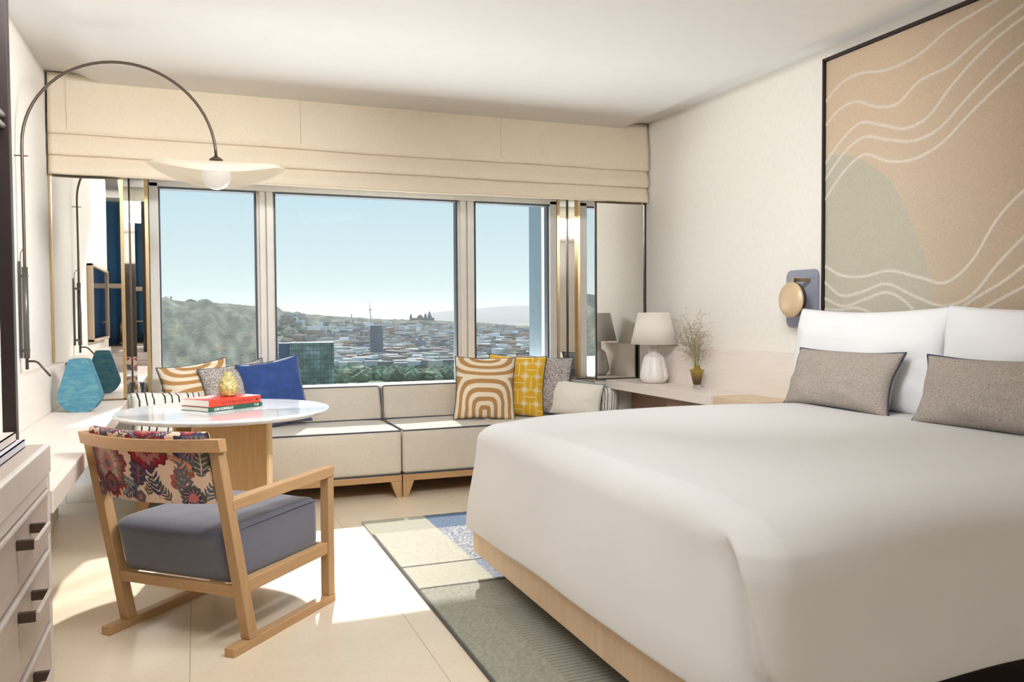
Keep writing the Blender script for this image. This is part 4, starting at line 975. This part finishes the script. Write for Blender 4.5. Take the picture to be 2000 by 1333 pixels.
# distant mountain
bm = bmesh.new(); MA = [-35, 8, 12.8, 13.9, 15.3, 17.2, 18.5, 20.3, 22.3, 28, 40, 52]; MEl = [-.9, -.9, -.85, -.55, .15, .40, .465, .63, .66, .60, .3, -.5]; L = []
for k in range(150):
    a = -35 + 87 * k / 149; D = 8500; e = float(np.interp(a, MA, MEl)); top = at(a, e, D); top.z += 6 * nz(a * .8, 2)
    L.append([bm.verts.new(at(a, -1.1, D - 2500)), bm.verts.new(top.lerp(at(a, -1.0, D - 1500), .5) + Vector((0, 0, 20 * nz(a, 5)))), bm.verts.new(top), bm.verts.new(at(a, -1.1, D + 1500))])
for a, b in zip(L, L[1:]):
    for k in range(3): bm.faces.new((a[k], a[k + 1], b[k + 1], b[k]))
bmesh.ops.recalc_face_normals(bm, faces=bm.faces)
o = obj('distant_mountain', bm, plain('mountain_rock', (.16, .15, .14), 1., var=.1, scale=.002), smooth=True); tag(o, 'long pale mauve mountain far behind the city on the right', 'mountain')
o = bx('sea_plain', -9000, 16000, 240, 15000, -75, -70, plain('plain_ground', (.25, .24, .20), 1.)); o.name = 'ground_plain'; tag(o, kind='structure')

CITY = attr_mat('city_facades', .8, sheen=0.)
def bldg(bm, cl, az, D, w, d, h, col, rot, sink=8):
    p = at(az, 0, D); z = ground(az, D); M = Matrix.Translation((p.x, p.y, z)) @ Matrix.Rotation(rot, 4, 'Z')
    n0 = len(bm.verts); box(bm, -w / 2, w / 2, -d / 2, d / 2, -sink, h, M=M); cl += [col] * 8
rc = random.Random(11)
pal = [(.62, .58, .52), (.48, .45, .41), (.36, .33, .30), (.55, .44, .34), (.72, .70, .66), (.30, .31, .33), (.45, .28, .20), (.85, .85, .83)]
bm = bmesh.new(); cl = []
for k in range(2600):
    az = rc.uniform(5.5, 34); D = rc.uniform(900, 1980)
    if az < 9 and rc.random() < .55: continue
    c = np.array(rc.choice(pal)) * rc.uniform(.6, 1.15); c = np.minimum(c, .95)
    bldg(bm, cl, az, D, rc.uniform(8, 26), rc.uniform(8, 20), rc.uniform(4, 15), c, rc.uniform(-.5, .9))
o = obj('city_buildings', bm, CITY); paint(o.data, np.array(cl)); tag(o, 'dense hazy city of small pale buildings spread below the hills', 'city', kind='stuff')
grp = 'larger city buildings seen through the window'
for k in range(90):
    az = 8 + 16 * ((k * .618) % 1); D = 950 + 700 * ((k * .383) % 1); bm = bmesh.new(); cl = []
    c = np.minimum(np.array(pal[k % 7]) * rc.uniform(.7, 1.15), .95)
    w, d, h = rc.uniform(16, 40), rc.uniform(12, 22), rc.uniform(9, 20); r0 = rc.uniform(-.4, .6)
    bldg(bm, cl, az, D, w, d, h, c, r0); bldg(bm, cl, az, D, w * .4, d * .5, h + 3, c * .7, r0)
    o = obj('city_building', bm, CITY); paint(o.data, np.array(cl)); tag(o, 'one of the mid-sized pale city blocks below the hills outside the window', 'building', grp)
# greenery between buildings
bm = bmesh.new(); cl = []
for k in range(2300):
    az = rc.uniform(4, 32); D = rc.uniform(790, 1100) if k % 3 else rc.uniform(1100, 1900)
    p = at(az, 0, D); z = ground(az, D); r0 = rc.uniform(3, 7) * (1 if D < 1100 else .9)
    g = bmesh.ops.create_icosphere(bm, subdivisions=1, radius=r0)
    for v in g['verts']: v.co = Vector((v.co.x * 1.2, v.co.y, v.co.z * .9)) * rc.uniform(.8, 1.2) + Vector((p.x, p.y, z + r0 * .7))
    c = np.array((.17, .21, .11)) * rc.uniform(.6, 1.5); cl += [c] * len(g['verts'])
o = obj('city_trees', bm, CITY); paint(o.data, np.array(cl)); tag(o, 'scattered green tree crowns between the city buildings', 'trees', kind='stuff')

def tower(name, label, cat, az, D, w, d, ztop, zbot, mat, rot=0.):
    p = at(az, 0, D); t = thing(name, label, cat, (p.x, p.y, zbot), rot); return t, ztop - zbot
# glass block nearest the window
FG = Mat('green_glass_facade', (.08, .13, .12), .25, spec=.6); _v = FG.coords(); _x, _y, _z = FG.xyz(_v)
_n = FG.noise(_v, .09, 4, .7); _c = FG.ramp(_n, [(.35, (.05, .09, .08)), (.5, (.14, .22, .19)), (.62, (.30, .42, .40)), (.75, (.55, .65, .62))])
_g = ((_z / 3.4).fr().lt(.12)).mx(((_x + _y) / 2.6).fr().lt(.10)); FG.color(FG.mix(_g, _c, (.05, .08, .075))); FG = FG.m
t, h = tower('glass_office_building', 'dark green glass office block close below the window behind the blue pillow', 'building', 7.0, 640, 0, 0, 1.22 - 640 * math.tan(R(1.77)), GZ0, None, R(-8))
bx('facade', -12, 20, -10, 12, 0, h, FG, t, bev=0); bx('blue_wing', -20, -12.05, -7, 10, 0, h - .3, plain('blue_glass_wing', (.04, .10, .20), .3), t, bev=0)
bx('green_roof_band', -12.1, 20.1, -10.2, -10.02, 3, 11, plain('planted_facade', (.07, .13, .05), .9, var=.4, scale=.5), t, bev=0)
# cylindrical tower
t, h = tower('round_tower', 'tall grey round office tower in the middle of the city', 'building', 11.67, 1150, 0, 0, 1.22 - 1150 * math.tan(R(.64)), 1.22 - 1150 * math.tan(R(2.9)), None)
TW = plain('grey_blue_facade', (.13, .15, .18), .5, var=.1, scale=.2)
bm = bmesh.new(); lathe(bm, [(9, 0), (9, h - 5), (8.3, h - 4.9), (8.3, h - 1), (7, h)], 28); obj('shaft', bm, TW, t)
for az, e0, e1, dd, lab in ((10.63, -1.07, -2.3, 1500, 'left one of two slim factory chimneys beside the round tower'), (10.99, -1.15, -2.3, 1500, 'right one of two slim factory chimneys beside the round tower')):
    p = at(az, e1, dd); bm = bmesh.new(); lathe(bm, [(2.4, 0), (1.7, dd * (math.tan(R(e0)) - math.tan(R(e1))))], 14); o = obj('chimney', bm, TW); o.location = p; tag(o, lab, 'chimney')
# comms tower on the ridge
p = at(11.27, -.35, 2350); t = thing('telecom_tower', 'thin white telecommunications tower rising above the ridge', 'tower', p)
WH = plain('pale_concrete', (.55, .56, .58), .6)
bm = bmesh.new(); tube(bm, [(2, 0, 0), (-1, 0, 32), (0, 0, 54)], [1.6, 1.3, .3], 8); obj('mast', bm, WH, t)
bm = bmesh.new(); lathe(bm, [(1, 29), (6, 31.5), (6, 33), (1, 34.5)], 16); obj('ring', bm, WH, t)
# palace with towers
p = at(14.8, -.38, 2390); t = thing('hilltop_palace', 'hilltop palace with pointed towers on the ridge left of the second mullion', 'building', p)
STN = plain('dark_stone', (.12, .115, .11), .9)
bx('main_block', -34, 34, -8, 8, -6, 9, STN, t, bev=0)
for x, hh, rr0 in ((-33, 22, 4), (10, 24, 4.5), (22, 30, 5), (26, 18, 4)):
    bm = bmesh.new(); lathe(bm, [(rr0, 0), (rr0, hh * .55), (rr0 * .8, hh * .6), (rr0 * .7, hh * .75), (.2, hh)], 10, c=(x, 0)); obj('tower', bm, STN, t)
bm = bmesh.new(); lathe(bm, [(9, 8), (8, 13), (4, 17), (.3, 19)], 16, c=(-6, 0)); obj('dome', bm, STN, t)
for az, e, hh, lab in ((-1.44, 1.0, 13, 'small watchtower on the crest of the left hill'), (10.0, -.17, 14, 'slim monument on the ridge left of the telecom tower')):
    p = at(az, e, 2395); bm = bmesh.new(); lathe(bm, [(1.3, -8), (1.3, hh * .7), (3, hh * .75), (3, hh)] if az < 0 else [(1.6, -8), (1.3, hh * .8), (.3, hh)], 12); o = obj('watchtower' if az < 0 else 'monument', bm, STN); o.location = p; tag(o, lab, 'tower')
for az, w, lab in ((-.25, 26, 'low flat building on the left hill crest'), (.55, 30, 'low stepped building on the hill crest, right of the flat one')):
    p = at(az, .90, 2398); t = thing('hilltop_building', lab, 'building', p); bx('block', -w / 2, w / 2, -6, 6, -12, 7.5, STN, t, bev=0); bx('upper_block', -w / 4, w / 5, -5, 5, 7.5, 10, STN, t, bev=0)

# haze over the landscape
HZ = bpy.data.materials.new('valley_haze'); HZ.use_nodes = True; _t = HZ.node_tree; _t.nodes.clear()
_o = _t.nodes.new('ShaderNodeOutputMaterial'); _v = _t.nodes.new('ShaderNodeVolumeScatter'); _v.inputs['Density'].default_value = .00008; _v.inputs['Anisotropy'].default_value = .4; _v.inputs['Color'].default_value = (1, .975, .93, 1)
_t.links.new(_v.outputs[0], _o.inputs['Volume'])
o = bx('haze', -8000, 14000, 230, 14500, -69, 110, HZ, bev=0); tag(o, 'pale summer haze lying over the city and hills', 'haze', kind='stuff')
